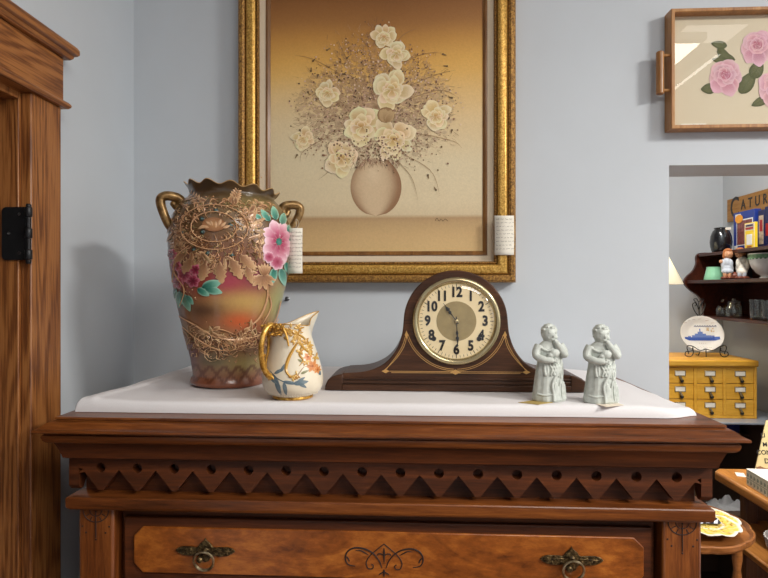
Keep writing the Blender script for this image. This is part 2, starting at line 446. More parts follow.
# ================================================================ THE ROOM
WY = 1.38                                   # the papered back wall
LX = ratio(134)*WY                          # the left wall meets it at the corner
OPX = ratio(669)*WY                         # left edge of the passage to the back room
OPZ = P(700, 165, WY).z
WT = 0.14
SX = ratio(723)*3.3                         # side wall of the back room
def sbox(name, mat, *boxes, parent=None, bevel=0):
    mb = MB()
    for b in boxes: mb.box(*b)
    return struct(build(name, mb, mat, parent, bevel=bevel, recalc=False))
CY1 = P(62, 300, 1.057).y                   # far edge of the door casing
DY = 0.984                                  # the wall ends here; the jamb's face is 18 mm nearer
sbox('wall_left', M_wall, (LX-0.12, LX, DY, WY+WT, 0, CEIL), (LX-0.12, LX, -3.2, 0.12, 0, CEIL), (LX-0.12, LX, 0.12, DY, E(0.347)+0.005, CEIL))
sbox('wall_hall', M_wall2, (LX-1.3, LX-1.2, -0.3, 1.6, 0, CEIL), (LX-1.2, LX-0.12, 1.5, 1.6, 0, CEIL), (LX-1.2, LX-0.12, -0.3, -0.2, 0, CEIL))
sbox('wall_back', M_wall, (LX, OPX, WY, WY+WT, 0, CEIL), (1.76, 3.3, WY, WY+WT, 0, CEIL), (OPX, 1.76, WY, WY+WT, OPZ, CEIL))
sbox('wall_right', M_wall, (3.2, 3.3, -3.2, WY, 0, CEIL))
sbox('wall_front', M_wall, (LX-0.12, 3.3, -3.3, -3.2, 0, CEIL))
sbox('wall_backroom_end', M_wall2, (-1.1, SX+0.1, 3.3, 3.4, 0, CEIL))
sbox('wall_backroom_side', M_wall2, (SX, SX+0.1, WY+WT, 3.3, 0, CEIL))
sbox('wall_backroom_left', M_wall2, (-1.1, -1.0, WY+WT, 3.3, 0, CEIL))
sbox('floor', M_floor, (LX-1.3, 3.3, -3.3, 3.4, -0.1, 0))
sbox('ceiling', M_ceil, (LX-1.3, 3.3, -3.3, 3.4, CEIL, CEIL+0.1))

# ---- oak door frame on the left wall
cz = E(0.347)
mb = MB(); mb.box(LX-0.12, LX, DY-0.018, DY, 0, cz+0.005); mb.box(LX-0.12, LX, 0.12, 0.138, 0, cz+0.005); mb.box(LX-0.12, LX, 0.138, DY-0.018, cz-0.013, cz+0.005)
door = struct(build('door_1', mb, M_oakZ, recalc=False, bevel=0.0015))
mb = MB(); mb.box(LX, LX+0.02, DY-0.013, CY1, 0, cz); build('casing', mb, M_oakZ, door, bevel=0.003)
mb = MB(); mb.box(LX, LX+0.02, 0.03, 0.116, 0, cz); build('casing', mb, M_oakZ, door, bevel=0.003)
HY = CY1+0.004
mb = MB(); mb.box(LX, LX+0.022, 0.02, HY, cz+0.012, cz+0.095); build('head_board', mb, M_oakY, door, bevel=0.002)
mb = MB()
def wall_cap(y0, y1, prof):
    """profile (out, z) along the wall, mitred returns at both ends"""
    rows = []
    for o, z in prof: rows.append([(LX, y0-o, z), (LX+0.022+o, y0-o, z), (LX+0.022+o, y1+o, z), (LX, y1+o, z)])
    b = len(mb.v); mb.grid(rows, closed_u=True); n = len(prof)
    mb.f.append(tuple(b+4*i for i in range(n))); mb.f.append(tuple(b+4*i+3 for i in range(n)))
    mb.f.append((b, b+1, b+2, b+3)); e = b+4*(n-1); mb.f.append((e, e+1, e+2, e+3))
wall_cap(0.02, HY, [(0.0, cz), (0.006, cz), (0.009, cz+0.003), (0.010, cz+0.006), (0.009, cz+0.009), (0.006, cz+0.012), (0.0, cz+0.012)])
build('head_bead', mb, M_oakY, door)
mb = MB(); z0 = cz+0.095
wall_cap(0.02, HY, [(0.0, z0), (0.008, z0), (0.012, z0+0.004), (0.013, z0+0.008), (0.017, z0+0.010), (0.020, z0+0.014), (0.020, z0+0.022), (0.017, z0+0.027), (0.0, z0+0.027)])
build('head_cap', mb, M_oakY, door)
# black hinge left on the jamb
hz0, hz1 = P(14, 260, DY-0.02).z, P(14, 207, DY-0.02).z
hx0, hx1 = ratio(2)*(DY-0.02), LX+0.017
mb = MB(); poly = []
rr = 0.008
for cx_, cz_, a0 in ((hx0+rr, hz0+rr, PI), (hx1, hz0, 1.5*PI), (hx1, hz1, 0), (hx0+rr, hz1-rr, PI/2)):
    if cx_ == hx1: poly.append((cx_, cz_)); continue
    for k in range(6): a = a0+PI/2*k/5; poly.append((cx_+rr*math.cos(a), cz_+rr*math.sin(a)))
mb.prism(poly, DY-0.0215, DY-0.0182)
hin = build('hinge', mb, M_blackmetal, door, bevel=0.0006)
mb = MB(); kx, ky = LX+0.0215, DY-0.0225
L_ = hz1-hz0; seg = L_/5
for k in range(5):
    if k in (0, 2, 4): mb.lathe([(0.0056, hz0+seg*k+0.0008), (0.0062, hz0+seg*k+0.0016), (0.0062, hz0+seg*(k+1)-0.0016), (0.0056, hz0+seg*(k+1)-0.0008)], 14, (kx, ky, 0))
    else: mb.lathe([(0.0042, hz0+seg*k), (0.0042, hz0+seg*(k+1))], 12, (kx, ky, 0))
mb.lathe([(0.0035, hz0-0.007), (0.0045, hz0-0.004), (0.0045, hz0)], 12, (kx, ky, 0)); mb.lathe([(0.0045, hz1), (0.0045, hz1+0.003), (0.003, hz1+0.005)], 12, (kx, ky, 0))
build('knuckle', mb, M_blackmetal, hin)
mb = MB()
for fx, fz in ((0.3, 0.5), (0.72, 0.86), (0.72, 0.13)):
    mb.lathe([(0.0032, 0.0215-0.0215), (0.0030, 0.0008), (0.0014, 0.0009), (0.0012, 0.0004)], 12, (hx0+(hx1-hx0)*fx, DY-0.0215, hz0+L_*fz), axis='Y')
build('screw', mb, M_steel, hin)

# ---- ceiling lamps, the square panel an added fill (their light is set at the top)
M_housing = plain('white_enamel', sr(230, 230, 226), 0.5)
for i, (nm, x, y, sx, sy, w) in enumerate(LIGHTS):
    t = thing('ceiling_light', ['small white ceiling panel light above the right of the shop', 'square white ceiling panel added as fill light behind the camera', 'long white ceiling strip light over the back room'][i], 'light', (x, y, CEIL-0.07))
    mb = MB(); mb.box(-sx/2-0.02, sx/2+0.02, -sy/2-0.03, sy/2+0.03, 0.0, 0.07); build('housing', mb, M_housing, t, bevel=0.006)

def added_glow(label, x0, x1, y0, y1, strength):
    t = thing('ceiling_light', label, 'light', ((x0+x1)/2, (y0+y1)/2, CEIL-0.03)); a, b = (x1-x0)/2, (y1-y0)/2
    mb = MB(); mb.box(-a-0.01, a+0.01, -b-0.01, b+0.01, 0.004, 0.03); build('housing', mb, M_housing, t, bevel=0.003)
    mb = MB(); mb.box(-a, a, -b, b, 0.0, 0.0039); build('glow_face', mb, glow('added_glow_face', (1, 0.96, 0.9), strength), t)
added_glow('thin glowing ceiling strip added for a reflection in the tray glass', 1.668, 1.690, -1.07, -0.52, 6)  # added so a thin bright line shows in the tray glass
added_glow('dim glowing ceiling panel added for a reflection in the tray glass', 1.34, 1.63, -0.36, -0.16, 2.5)  # added glow for a pale rectangle mirrored in the tray glass

# ================================================================ CHEST OF DRAWERS
CX = -0.051; HB = 0.488; CYF = 0.890; CYB = 1.372       # centre, half width of the body, face and back
def ZC(z): return EYE+z
chest = thing('chest_of_drawers', 'tall carved dark reddish wood chest of drawers with zigzag frieze', 'chest of drawers', (CX, CYF, 0))
def cb(name, boxes, mat, parent=chest, bevel=0.0015):
    mb = MB()
    for x0, x1, y0, y1, z0, z1 in boxes: mb.box(x0, x1, y0-CYF, y1-CYF, z0, z1)
    return build(name, mb, mat, parent, bevel=bevel)
def cm(name, prof, mat):
    mb = MB(); mb.mould(-HB, HB, 0, CYB-CYF, [(o, ZC(z)) for o, z in prof])
    return build(name, mb, mat, chest, angle=28)
TOP = ZC(-0.201)
cm('top_board', [(-0.2, -0.201), (0.0230, -0.201), (0.0240, -0.2016), (0.0240, -0.2042), (-0.2, -0.2042)], M_mahog)
pr = [(-0.2, -0.2044), (0.0220, -0.2044), (0.0220, -0.2056), (0.0246, -0.2058), (0.0262, -0.2064)]
pr += [(0.0262+0.0190*u, -0.2064-0.0104*(u-0.10*math.sin(2*PI*u))) for u in (0.15, 0.3, 0.45, 0.6, 0.75, 0.9, 1.0)]
pr += [(0.0464, -0.2176), (0.0466, -0.2186), (0.0466, -0.2204), (0.0458, -0.2214), (0.0400, -0.2218), (-0.2, -0.2218)]
cm('cornice_cap', pr, M_mahog)
cm('cornice_moulding', [(-0.2, -0.2232), (0.0345, -0.2232), (0.0345, -0.2258), (0.0372, -0.2268), (0.0376, -0.2300), (0.0360, -0.2350), (0.0330, -0.2385), (0.0285, -0.2402), (-0.2, -0.2402)], M_mahog)
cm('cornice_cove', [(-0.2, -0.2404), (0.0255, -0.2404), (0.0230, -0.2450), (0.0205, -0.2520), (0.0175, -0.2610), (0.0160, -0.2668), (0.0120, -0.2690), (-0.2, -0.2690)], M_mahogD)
# frieze: fretted board with round sinkings, over a plain backing
FZ0, FZH, FZV, FZT = -0.268, -0.2866, -0.2895, -0.3225
SP = 0.06006; hx = [(-7.5+k)*SP for k in range(16)]
FY = 0.889; FB = 0.911
def frieze_mesh():
    bm = bmesh.new()
    top = ZC(FZ0)
    pts = [(-HB, top), (HB, top)]
    low = [(HB, ZC(FZV-(HB-8*SP)*0.0)-0.008)]
    x = 8*SP
    seq = []
    for k in range(16):
        seq.append((hx[k]-SP/2, ZC(FZV))); seq.append((hx[k]-SP*0.055, ZC(FZT))); seq.append((hx[k]+SP*0.055, ZC(FZT)))
    seq.append((hx[15]+SP/2, ZC(FZV)))
    seq = [(-HB, ZC(FZV)-0.007)]+seq+[(HB, ZC(FZV)-0.007)]
    mbf = MB()
    # each tooth is cut round its hole: outline strip + hole ring
    NR = 24; r = 0.0078
    for k in range(16):
        xc = hx[k]; zc = ZC(FZH)
        poly = [(xc-SP/2, top), (xc-SP/2, ZC(FZV)), (xc-SP*0.055, ZC(FZT)), (xc+SP*0.055, ZC(FZT)), (xc+SP/2, ZC(FZV)), (xc+SP/2, top)]
        if k == 0: poly = [(-HB, top), (-HB, ZC(FZV)-0.007)]+poly[1:]
        if k == 15: poly = poly[:-1]+[(HB, ZC(FZV)-0.007), (HB, top)]
        outer = []
        for i in range(NR):
            a = 2*PI*i/NR; d = (math.cos(a), math.sin(a)); best = 9
            for (ax, az), (bx, bz) in zip(poly, poly[1:]+poly[:1]):
                ex, ez = bx-ax, bz-az; den = d[0]*ez-d[1]*ex
                if abs(den) < 1e-12: continue
                t = ((ax-xc)*ez-(az-zc)*ex)/den; u = ((ax-xc)*d[1]-(az-zc)*d[0])/den
                if t > 0 and -1e-6 <= u <= 1+1e-6: best = min(best, t)
            outer.append((a, xc+d[0]*best, zc+d[1]*best))
        for (px_, pz_) in poly: outer.append((math.atan2(pz_-zc, px_-xc) % (2*PI), px_, pz_))
        outer.sort(key=lambda q: q[0]); n = len(outer)
        yf, yb, yh = FY-CYF, FB-CYF, FB-CYF-0.004
        ring = [(xc+r*math.cos(a), zc+r*math.sin(a)) for a, _, _ in outer]
        mbf.grid([[(o[1], yf, o[2]) for o in outer], [(q[0], yf, q[1]) for q in ring], [(xc+(q[0]-xc)*0.9, yh, zc+(q[1]-zc)*0.9) for q in ring], [(xc+(q[0]-xc)*0.1, yh+0.001, zc+(q[1]-zc)*0.1) for q in ring]], closed_v=True)
    # the cut lower edge, seen from below
    mbf.grid([[(x_, FY-CYF, z_) for x_, z_ in seq], [(x_, FB-CYF, z_) for x_, z_ in seq]])
    return mbf
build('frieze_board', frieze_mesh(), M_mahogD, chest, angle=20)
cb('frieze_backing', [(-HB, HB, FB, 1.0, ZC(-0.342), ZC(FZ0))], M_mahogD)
for s_ in (-1, 1):                                                              # fretted boards along the sides
    mb = MB(); yy = [(0.0, ZC(-0.3160)), (0.006, ZC(FZT)), (0.012, ZC(FZT))]; y = 0.036
    while y < 0.46: yy += [(y, ZC(FZV)), (y+SP*0.45, ZC(FZT)), (y+SP*0.55, ZC(FZT))]; y += SP
    yy = [q_ for q_ in yy if q_[0] < 0.47]+[(0.475, ZC(FZV))]
    poly = [(0.0, ZC(FZ0)), (0.475, ZC(FZ0))]+yy[::-1]; n = len(poly); xa, xb_ = sorted((s_*(HB-0.001), s_*(HB+0.0155)))
    vs = [(xa, a, b) for a, b in poly]+[(xb_, a, b) for a, b in poly]
    mb.add(vs, [tuple(range(n)), tuple(range(2*n-1, n-1, -1))]+[(i, (i+1) % n, (i+1) % n+n, i+n) for i in range(n)])
    build('side_frieze_board', mb, M_mahogD, chest, angle=20)
LEDGE = [(-0.2, -0.3300), (0.0085, -0.3300), (0.0120, -0.3308), (0.0132, -0.3325), (0.0132, -0.3450), (0.0118, -0.3485), (0.0090, -0.3512), (-0.2, -0.3512)]
cm('ledge_moulding', LEDGE, M_mahog)
BZ = ZC(-0.3512)
for s_, x0, x1 in ((-1, -HB, -HB+0.058), (1, HB-0.058, HB)):
    po = cb('corner_post', [(x0, x1, CYF, CYF+0.06, 0.0, BZ)], M_mahogZ, bevel=0.004)
    xm = (x0+x1)/2; yq = -0.0003; zt = BZ-0.004
    mb = MB(); f = lambda x, z: (xm+x, yq, zt+z)
    mb.tube([f(0.021*math.cos(PI+PI*k/14), 0.020*math.sin(PI+PI*k/14)*0.95) for k in range(15)], 0.0008, 6)
    mb.tube([f(0.010*math.cos(PI+PI*k/10), 0.010*math.sin(PI+PI*k/10)*0.95) for k in range(11)], 0.0007, 6)
    for a in (-90,): mb.tube([f(0, -0.004), f(0, -0.044)], 0.0009, 6)
    for a in (-150, -120, -60, -30): mb.tube([f(0.012*math.cos(R(a)), 0.012*math.sin(R(a))), f(0.019*math.cos(R(a)), 0.019*math.sin(R(a)))], 0.0007, 6)
    for px_, pz_ in ((-0.022, -0.026), (0.022, -0.026), (-0.016, -0.036), (0.016, -0.036), (0, -0.047), (0, -0.002)): mb.ball(f(px_, pz_), 0.0016, 0.0006, 0.0016, 8, 6)
    build('incised_sunburst', mb, M_incised, po)
cb('side_panel', [(-HB, -HB+0.02, CYF+0.06, CYB-0.015, 0.06, BZ)], M_mahogZ); cb('side_panel', [(HB-0.02, HB, CYF+0.06, CYB-0.015, 0.06, BZ)], M_mahogZ)
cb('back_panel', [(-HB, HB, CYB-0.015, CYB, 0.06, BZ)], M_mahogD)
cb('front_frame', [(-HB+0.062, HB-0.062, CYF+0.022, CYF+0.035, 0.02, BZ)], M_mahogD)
DZ1 = ZC(-0.3695)
def drawer(zt, h):
    hw = 0.419; dx = 0.004
    d = cb('drawer', [(-hw, hw, CYF+0.012, CYF+0.0225, zt-h, zt)], M_mahogD, bevel=0.002)
    pw, ch, yf = 0.4035, 0.0155, 0.0085
    zc0, zc1 = zt-0.014-0.0748*h/0.108, zt-0.014
    mb = MB(); poly = [(-pw, zc0+ch), (-pw+ch, zc0), (pw-ch, zc0), (pw, zc0+ch), (pw, zc1-ch), (pw-ch, zc1), (-pw+ch, zc1), (-pw, zc1-ch)]
    mb.prism([(x+0.002, z) for x, z in poly], yf, 0.0122); build('raised_panel', mb, M_burl, d, bevel=0.0016)
    zm = (zc0+zc1)/2-0.0052
    for sx in (-1, 1):
        hc = (0.291 if sx > 0 else -0.2865)+dx
        # pierced plate: two pointed wings and a gabled middle
        mb = MB(); half = [(0.0, -0.0175), (0.006, -0.0150), (0.009, -0.009), (0.013, -0.0065), (0.022, -0.0075), (0.036, -0.0065), (0.044, -0.003), (0.0485, 0.001), (0.044, 0.0050), (0.036, 0.0070), (0.022, 0.0068), (0.014, 0.0060), (0.0105, 0.0085), (0.009, 0.0120), (0.005, 0.0150), (0.002, 0.0175), (0.0, 0.0215)]
        poly = half+[(-x, z) for x, z in reversed(half[1:-1])]
        mb.prism([(hc+x, zm+0.006+z) for x, z in poly], yf-0.0028, yf)
        mb.tube([(hc-0.042, yf-0.003, zm+0.007), (hc-0.012, yf-0.003, zm+0.0085)], 0.0012, 6); mb.tube([(hc+0.012, yf-0.003, zm+0.0085), (hc+0.042, yf-0.003, zm+0.007)], 0.0012, 6)
        for k in range(4):
            for s2 in (-1, 1): mb.ball((hc+s2*(0.016+0.007*k), yf-0.003, zm+0.0035+0.0055*(k % 2)), 0.0016, 0.0012, 0.0016, 8, 6)
        mb.lathe([(0.006, 0.0), (0.0055, 0.002), (0.003, 0.0035), (0.0028, 0.006), (0.0045, 0.008), (0.003, 0.0105), (0.0005, 0.011)], 14, (hc, yf-0.002, zm+0.0075), axis='Y')
        mb.lathe([(0.0048, 0.0), (0.0045, 0.006), (0.005, 0.010), (0.003, 0.0125), (0.0005, 0.013)], 14, (hc-0.006, yf-0.002, zm-0.0035), axis='Y')
        build('handle_plate', mb, M_bronze, d, bevel=0.0006)
        mb = MB(); rc = (hc+0.0005, yf-0.0105, zm-0.0060); rr_ = 0.0158
        ring = [(rc[0]+rr_*math.cos(2*PI*k/36), rc[1]-0.003*math.sin(2*PI*k/36), rc[2]+rr_*math.sin(2*PI*k/36)) for k in range(37)]
        mb.tube(ring, [0.0018+0.0005*(0.5-0.5*math.sin(2*PI*k/36)) for k in range(37)], 8)
        build('ring_pull', mb, M_ringbrass, d)
    # scroll cut into the middle of the veneer
    mb = MB(); k_ = 0.000212; z0 = zm+0.0035
    def q(x, y): return ((x-355)*k_+dx, yf-0.0002, z0-(y-170)*k_)
    for s2 in (-1, 1):
        m_ = lambda pts: [q(355+s2*(x-355), y) for x, y in pts]
        mb.tube(spline(m_([(355, 75), (300, 120), (250, 165), (222, 215), (235, 258), (265, 262), (276, 240), (262, 228)]), 6), 0.0009, 6)
        mb.tube(spline(m_([(340, 255), (318, 200), (270, 145), (210, 115), (140, 108), (85, 135), (65, 185), (85, 232), (140, 245)]), 6), [0.0007+0.0007*math.sin(PI*i/48) for i in range(49)], 6)
        mb.tube(spline(m_([(140, 130), (180, 128), (215, 145), (240, 160)]), 5), [0.0003+0.0008*math.sin(PI*i/15) for i in range(16)], 6)
        mb.tube(spline(m_([(75, 175), (90, 195), (95, 210)]), 5), 0.0011, 6)
        mb.tube(spline(m_([(355, 165), (335, 150), (312, 150), (306, 160)]), 5), 0.0010, 6)
        mb.tube(spline(m_([(355, 285), (335, 292), (318, 303)]), 4), 0.0010, 6)
    mb.tube([q(355, 105), q(355, 140), q(355, 220)], [0.0006, 0.0018, 0.0005], 6); mb.tube([q(355, 265), q(355, 285), q(355, 322)], [0.0009, 0.0022, 0.0004], 6)
    build('incised_scroll', mb, M_incised, d)
drawer(DZ1, 0.108)
for k in range(4): drawer(DZ1-0.135-0.24*k, 0.215)
cb('plinth', [(-HB, HB, CYF+0.01, CYB, 0.0, 0.08)], M_mahogD)

# ================================================================ LINEN CLOTH
mb = MB(); NU, NV = 150, 60; CZ = EYE-0.183
corners = [(-0.552, 0.9010), (0.446, 0.906), (0.432, 1.345), (-0.540, 1.352)]
def cloth_xy(u, v):
    a, b, c, d = corners
    x = lerp(lerp(a[0], b[0], u), lerp(d[0], c[0], u), v); y = lerp(lerp(a[1], b[1], u), lerp(d[1], c[1], u), v)
    return x+0.0015*math.sin(v*23)*(abs(u-0.5) > 0.49), y+0.0010*math.sin(u*17+1.0)*(1-v)**8+0.020*smooth((u-0.93)/0.07)**2*(1-v)**3
top = []; bot = []
def seam(k, n): return 0.5-0.5*math.cos(PI*k/n)
for j in range(NV+1):
    v = seam(j, NV); rt = []; rb = []
    for i in range(NU+1):
        u = seam(i, NU); x, y = cloth_xy(u, v)
        e = min(u*0.96, (1-u)*0.93, v*0.43, (1-v)*0.43); rr_ = 0.0085
        k = math.sqrt(max(0, 1-(1-min(1, e/rr_))**2))
        n1 = mnoise.noise(Vector((x*9, y*16, 0)))*0.5+mnoise.noise(Vector((x*26+4, y*34, 3)))*0.25
        thick = 0.0174+0.0045*smooth((0.12-u)/0.12)*smooth((0.35-v)/0.3)-0.007*smooth((u-0.90)/0.10)
        ridge = 0.0007*math.exp(-((v*0.43-0.016)/0.007)**2)                       # the rolled front fold
        fold = 0.0035*math.exp(-((x+0.525-(y-0.92)*0.05)/0.007)**2)+0.004*math.exp(-((x+0.16)/0.03)**2)*math.exp(-((y-1.13)/0.05)**2)
        h = (thick+ridge+fold*0.8-0.0010*abs(n1)*2)*k
        rt.append((x, y, TOP+0.0006+h)); rb.append((x, y, TOP+0.0006))
    top.append(rt); bot.append(rb)
mb.grid(top); mb.grid([list(reversed(r)) for r in bot])
def side(a, b): mb.grid([a, b])
side(bot[0], top[0]); side(top[-1], bot[-1]); side([r[0] for r in top], [r[0] for r in bot]); side([r[-1] for r in bot], [r[-1] for r in top])
tag(build('table_runner', mb, M_cloth, angle=60, recalc=False), 'folded white linen cloth spread along the top of the carved chest', 'cloth')

# ================================================================ GILT FRAMED PAINTING
PY = WY-0.042
fx0, fx1 = ratio(237.0)*PY, ratio(516.5)*PY
fz0 = P(512, 282.5, PY).z
gw, lw, sw = 0.0500, 0.0150, 0.0100
cvy = WY-0.018
cx0, cx1 = fx0+gw+lw+sw, fx1-gw-lw-sw
cz0 = fz0+gw+lw+sw; cz1 = cz0+(cx1-cx0)*1.23; fz1 = cz1+gw+lw+sw
pic = thing('framed_painting', 'large gilt framed painting of cream roses in a round vase', 'painting', ((fx0+fx1)/2, WY-0.001, fz0))
ox, oy, oz = pic.location
def fr(name, d0, prof, mat):
    mb = MB(); mb.ring_frame(fx0-ox+d0, fx1-ox-d0, d0, fz1-oz-d0, [(a, b) for a, b in prof]); return build(name, mb, mat, pic, angle=30)
D = lambda o: -o                                   # distance out from the wall
fr('gilt_outer_band', 0.0, [(0, D(0.0)), (0, D(0.032)), (0.002, D(0.037)), (0.006, D(0.040)), (0.012, D(0.0405)), (0.017, D(0.038)), (0.019, D(0.034)), (0.019, D(0.0))], M_golddark)
pr = [(0.019, D(0.002)), (0.019, D(0.033))]+[(0.031-0.012*math.cos(PI*k/8), D(0.033+0.0085*math.sin(PI*k/8))) for k in range(1, 8)]+[(0.043, D(0.030)), (0.043, D(0.002))]
fr('gilt_round_moulding', 0.0, pr, M_gold)
# carved rope along the sight edge
mb = MB(); rows = []; prf = [(0.043, 0.004), (0.043, 0.029), (0.045, 0.032), (0.048, 0.032), (0.050, 0.028), (0.050, 0.004)]
mb.ring_frame(fx0-ox, fx1-ox, 0, fz1-oz, [(a, D(b)) for a, b in prf])
x0_, x1_, z0_, z1_ = fx0-ox+0.0465, fx1-ox-0.0465, 0.0465, fz1-oz-0.0465
n_ = int((x1_-x0_)/0.006); m2 = int((z1_-z0_)/0.006)
for k in range(n_+1):
    x = lerp(x0_, x1_, k/n_)
    for z in (z0_, z1_): mb.ball((x, D(0.032), z), 0.0031, 0.0018, 0.0026, 6, 4)
for k in range(1, m2):
    z = lerp(z0_, z1_, k/m2)
    for x in (x0_, x1_): mb.ball((x, D(0.032), z), 0.0026, 0.0018, 0.0031, 6, 4)
build('gilt_rope_edge', mb, M_golddark, pic, angle=60)
fr('linen_liner', gw, [(0, D(0.003)), (0, D(0.024)), (lw-0.002, D(0.021)), (lw, D(0.0195)), (lw, D(0.003))], M_liner)
fr('inner_slip', gw+lw, [(0, D(0.003)), (0, D(0.0225)), (0.004, D(0.0228)), (sw, D(0.0185)), (sw, D(0.003))], M_slip)
# the painted ground: sky of warm browns over a table edge
def cmap(px, py, h):
    q = P(px, py, cvy-h); return Vector((q.x-ox, q.y-oy, q.z-oz))
mb = MB(); rows = []; cols = []
bands = [(-20, sr(116, 72, 34)), (0, sr(140, 92, 46)), (18, sr(158, 108, 56)), (36, sr(190, 138, 68)), (58, sr(216, 166, 86)), (72, sr(222, 178, 102)), (92, sr(222, 190, 134)), (120, sr(222, 200, 158)), (160, sr(220, 204, 168)), (200, sr(220, 202, 166)), (214, sr(214, 194, 158)), (217, sr(178, 146, 106)), (220, sr(188, 156, 112)), (235, sr(206, 172, 122)), (256, sr(214, 182, 128))]
def cat(y):
    if y <= bands[0][0]: return bands[0][1]
    for (a, va), (b, vb) in zip(bands, bands[1:]):
        if y <= b: return mix(va, vb, (y-a)/(b-a))
    return bands[-1][1]
ztop = cz1+0.002; zbot = cz0-0.002
for i in range(141):
    z = lerp(ztop, zbot, i/140); yy = 289-(z-EYE)*FPX/1.345; r = []; cr = []
    for j in range(61):
        x = lerp(cx0-0.002, cx1+0.002, j/60); c = cat(yy+2.5*math.sin(j*0.13)*(yy < 200))
        if yy < 205: c = mix(c, sr(232, 178, 84), 0.30*smooth((j/60-0.55)/0.45)*smooth((180-yy)/100)*smooth((yy-20)/50))
        r.append((x-ox, cvy-oy, z-oz)); cr.append(c)
    rows.append(r); cols.append(cr)
mb.grid(rows, cols=cols); mb.box(cx0-ox-0.004, cx1-ox+0.004, cvy-oy+0.0004, -0.002, cz0-oz-0.004, cz1-oz+0.004, col=sr(120, 90, 60))
canvas = build('canvas', mb, M_art, pic, col=True, recalc=False)
# the painted vase and its bouquet
pt = Painter(cmap, 1.2e-6, 0.0004)
vx, vy, vrx, vry = 376, 187, 25.5, 29
rows = []; cols = []
for i in range(25):
    t = -1+2*i/24; yy = vy+t*vry; w = vrx*math.sqrt(max(0, 1-t*t))
    if t < -0.8: w = vrx*0.6*math.sqrt(max(0, 1-0.55*((-0.8-t)/0.2)))
    r = []; cr = []
    for j in range(17):
        s_ = -1+2*j/16; r.append(cmap(vx+s_*w, yy, 0.0003))
        c = mix(sr(212, 186, 150), sr(150, 112, 80), smooth(abs(s_+0.1)**2.2*0.9+max(0, t)*0.35*abs(s_)))
        c = mix(c, sr(226, 204, 170), 0.6*math.exp(-((s_+0.12)/0.28)**2-((t+0.45)/0.3)**2))
        cr.append(c)
    rows.append(r); cols.append(cr)
pt.mb.grid(rows, cols=cols)
br = [sr(120, 88, 66), sr(150, 112, 84), sr(96, 70, 54), sr(176, 140, 112), sr(134, 96, 80), sr(188, 152, 128), sr(110, 84, 50)]
def inside(x, y):
    """soft outline of the bouquet"""
    cx_, cy_ = 376, 108
    a = math.atan2(cy_-y, x-cx_); d = math.hypot(x-cx_, y-cy_)
    lim = interp([(-PI, 84), (-2.5, 72), (-2.1, 58), (-1.57, 50), (-0.9, 62), (-0.4, 74), (0, 80), (0.6, 72), (1.1, 66), (1.57, 86), (1.9, 78), (2.4, 68), (PI, 84)], a)
    return d/lim
for k in range(1500):
    a = random.uniform(0, 2*PI); d = random.uniform(0, 1)**0.6
    x, y = 376+math.cos(a)*80*d, 108-math.sin(a)*76*d
    t = inside(x, y)
    if t > 0.98: continue
    rad = random.uniform(1.2, 4)*(1.15-0.5*t); c = mix(cat(y), mix(random.choice(br), sr(158, 118, 94), 0.5), max(0.2, 1.0-0.62*t))
    pt.disc(x, y, rad, rad*random.uniform(0.6, 1), c, 9, ce=mix(c, cat(y), 0.35))
for k in range(1900):
    a = random.uniform(0, 2*PI); d = random.uniform(0.1, 1.06)**0.7; x, y = 376+math.cos(a)*82*d, 108-math.sin(a)*84*d
    if inside(x, y) > random.uniform(0.85, 1.18): continue
    a2 = math.atan2(108-y, x-376)+random.uniform(-0.8, 0.8); L = random.uniform(2.5, 7)
    pt.stroke([(x, y), (x+L*math.cos(a2), y-L*math.sin(a2))], random.uniform(0.35, 0.8), mix(random.choice(br), cat(y), random.uniform(0, 0.35)))
for k in range(2600):
    a = random.uniform(0, 2*PI); d = random.uniform(0.05, 1.1)**0.75; x, y = 376+math.cos(a)*82*d, 108-math.sin(a)*82*d
    if inside(x, y) > random.uniform(0.8, 1.15): continue
    pt.disc(x, y, random.uniform(0.35, 1.0), None, random.choice(br+[sr(214, 186, 150), sr(226, 200, 170), sr(206, 172, 150), sr(216, 182, 160), sr(96, 74, 58)]), 5)
for pts in ([(372, 60), (366, 44), (350, 27)], [(352, 70), (340, 45), (338, 40)], [(350, 80), (315, 60), (294, 55)], [(390, 70), (420, 55), (442, 52)], [(400, 90), (435, 75), (456, 70)], [(340, 130), (305, 150), (300, 162)], [(395, 150), (430, 170), (440, 196)], [(400, 130), (450, 140), (462, 148)], [(345, 150), (330, 170), (318, 180)], [(405, 100), (440, 90), (459, 98)], [(376, 50), (372, 30), (374, 24)], [(385, 150), (410, 175), (418, 200)], [(384, 60), (402, 36), (418, 28)]):
    pt.stroke(pts, 0.45, mix(random.choice(br[:3]), sr(180, 146, 100), 0.35))
for x, y in ((313, 61), (311, 71), (318, 75), (322, 84), (339, 80), (343, 74), (347, 58), (300, 130), (297, 155), (301, 147), (449, 118), (452, 130), (447, 66), (452, 98), (428, 175), (436, 190), (443, 54), (308, 92), (327, 50), (333, 96)):
    pt.disc(x, y, 1.1, 0.9, sr(86, 70, 46), 7)
    pt.petal(x, y, random.uniform(0, 6), 4, 1.2, sr(100, 80, 52), sr(140, 112, 70))
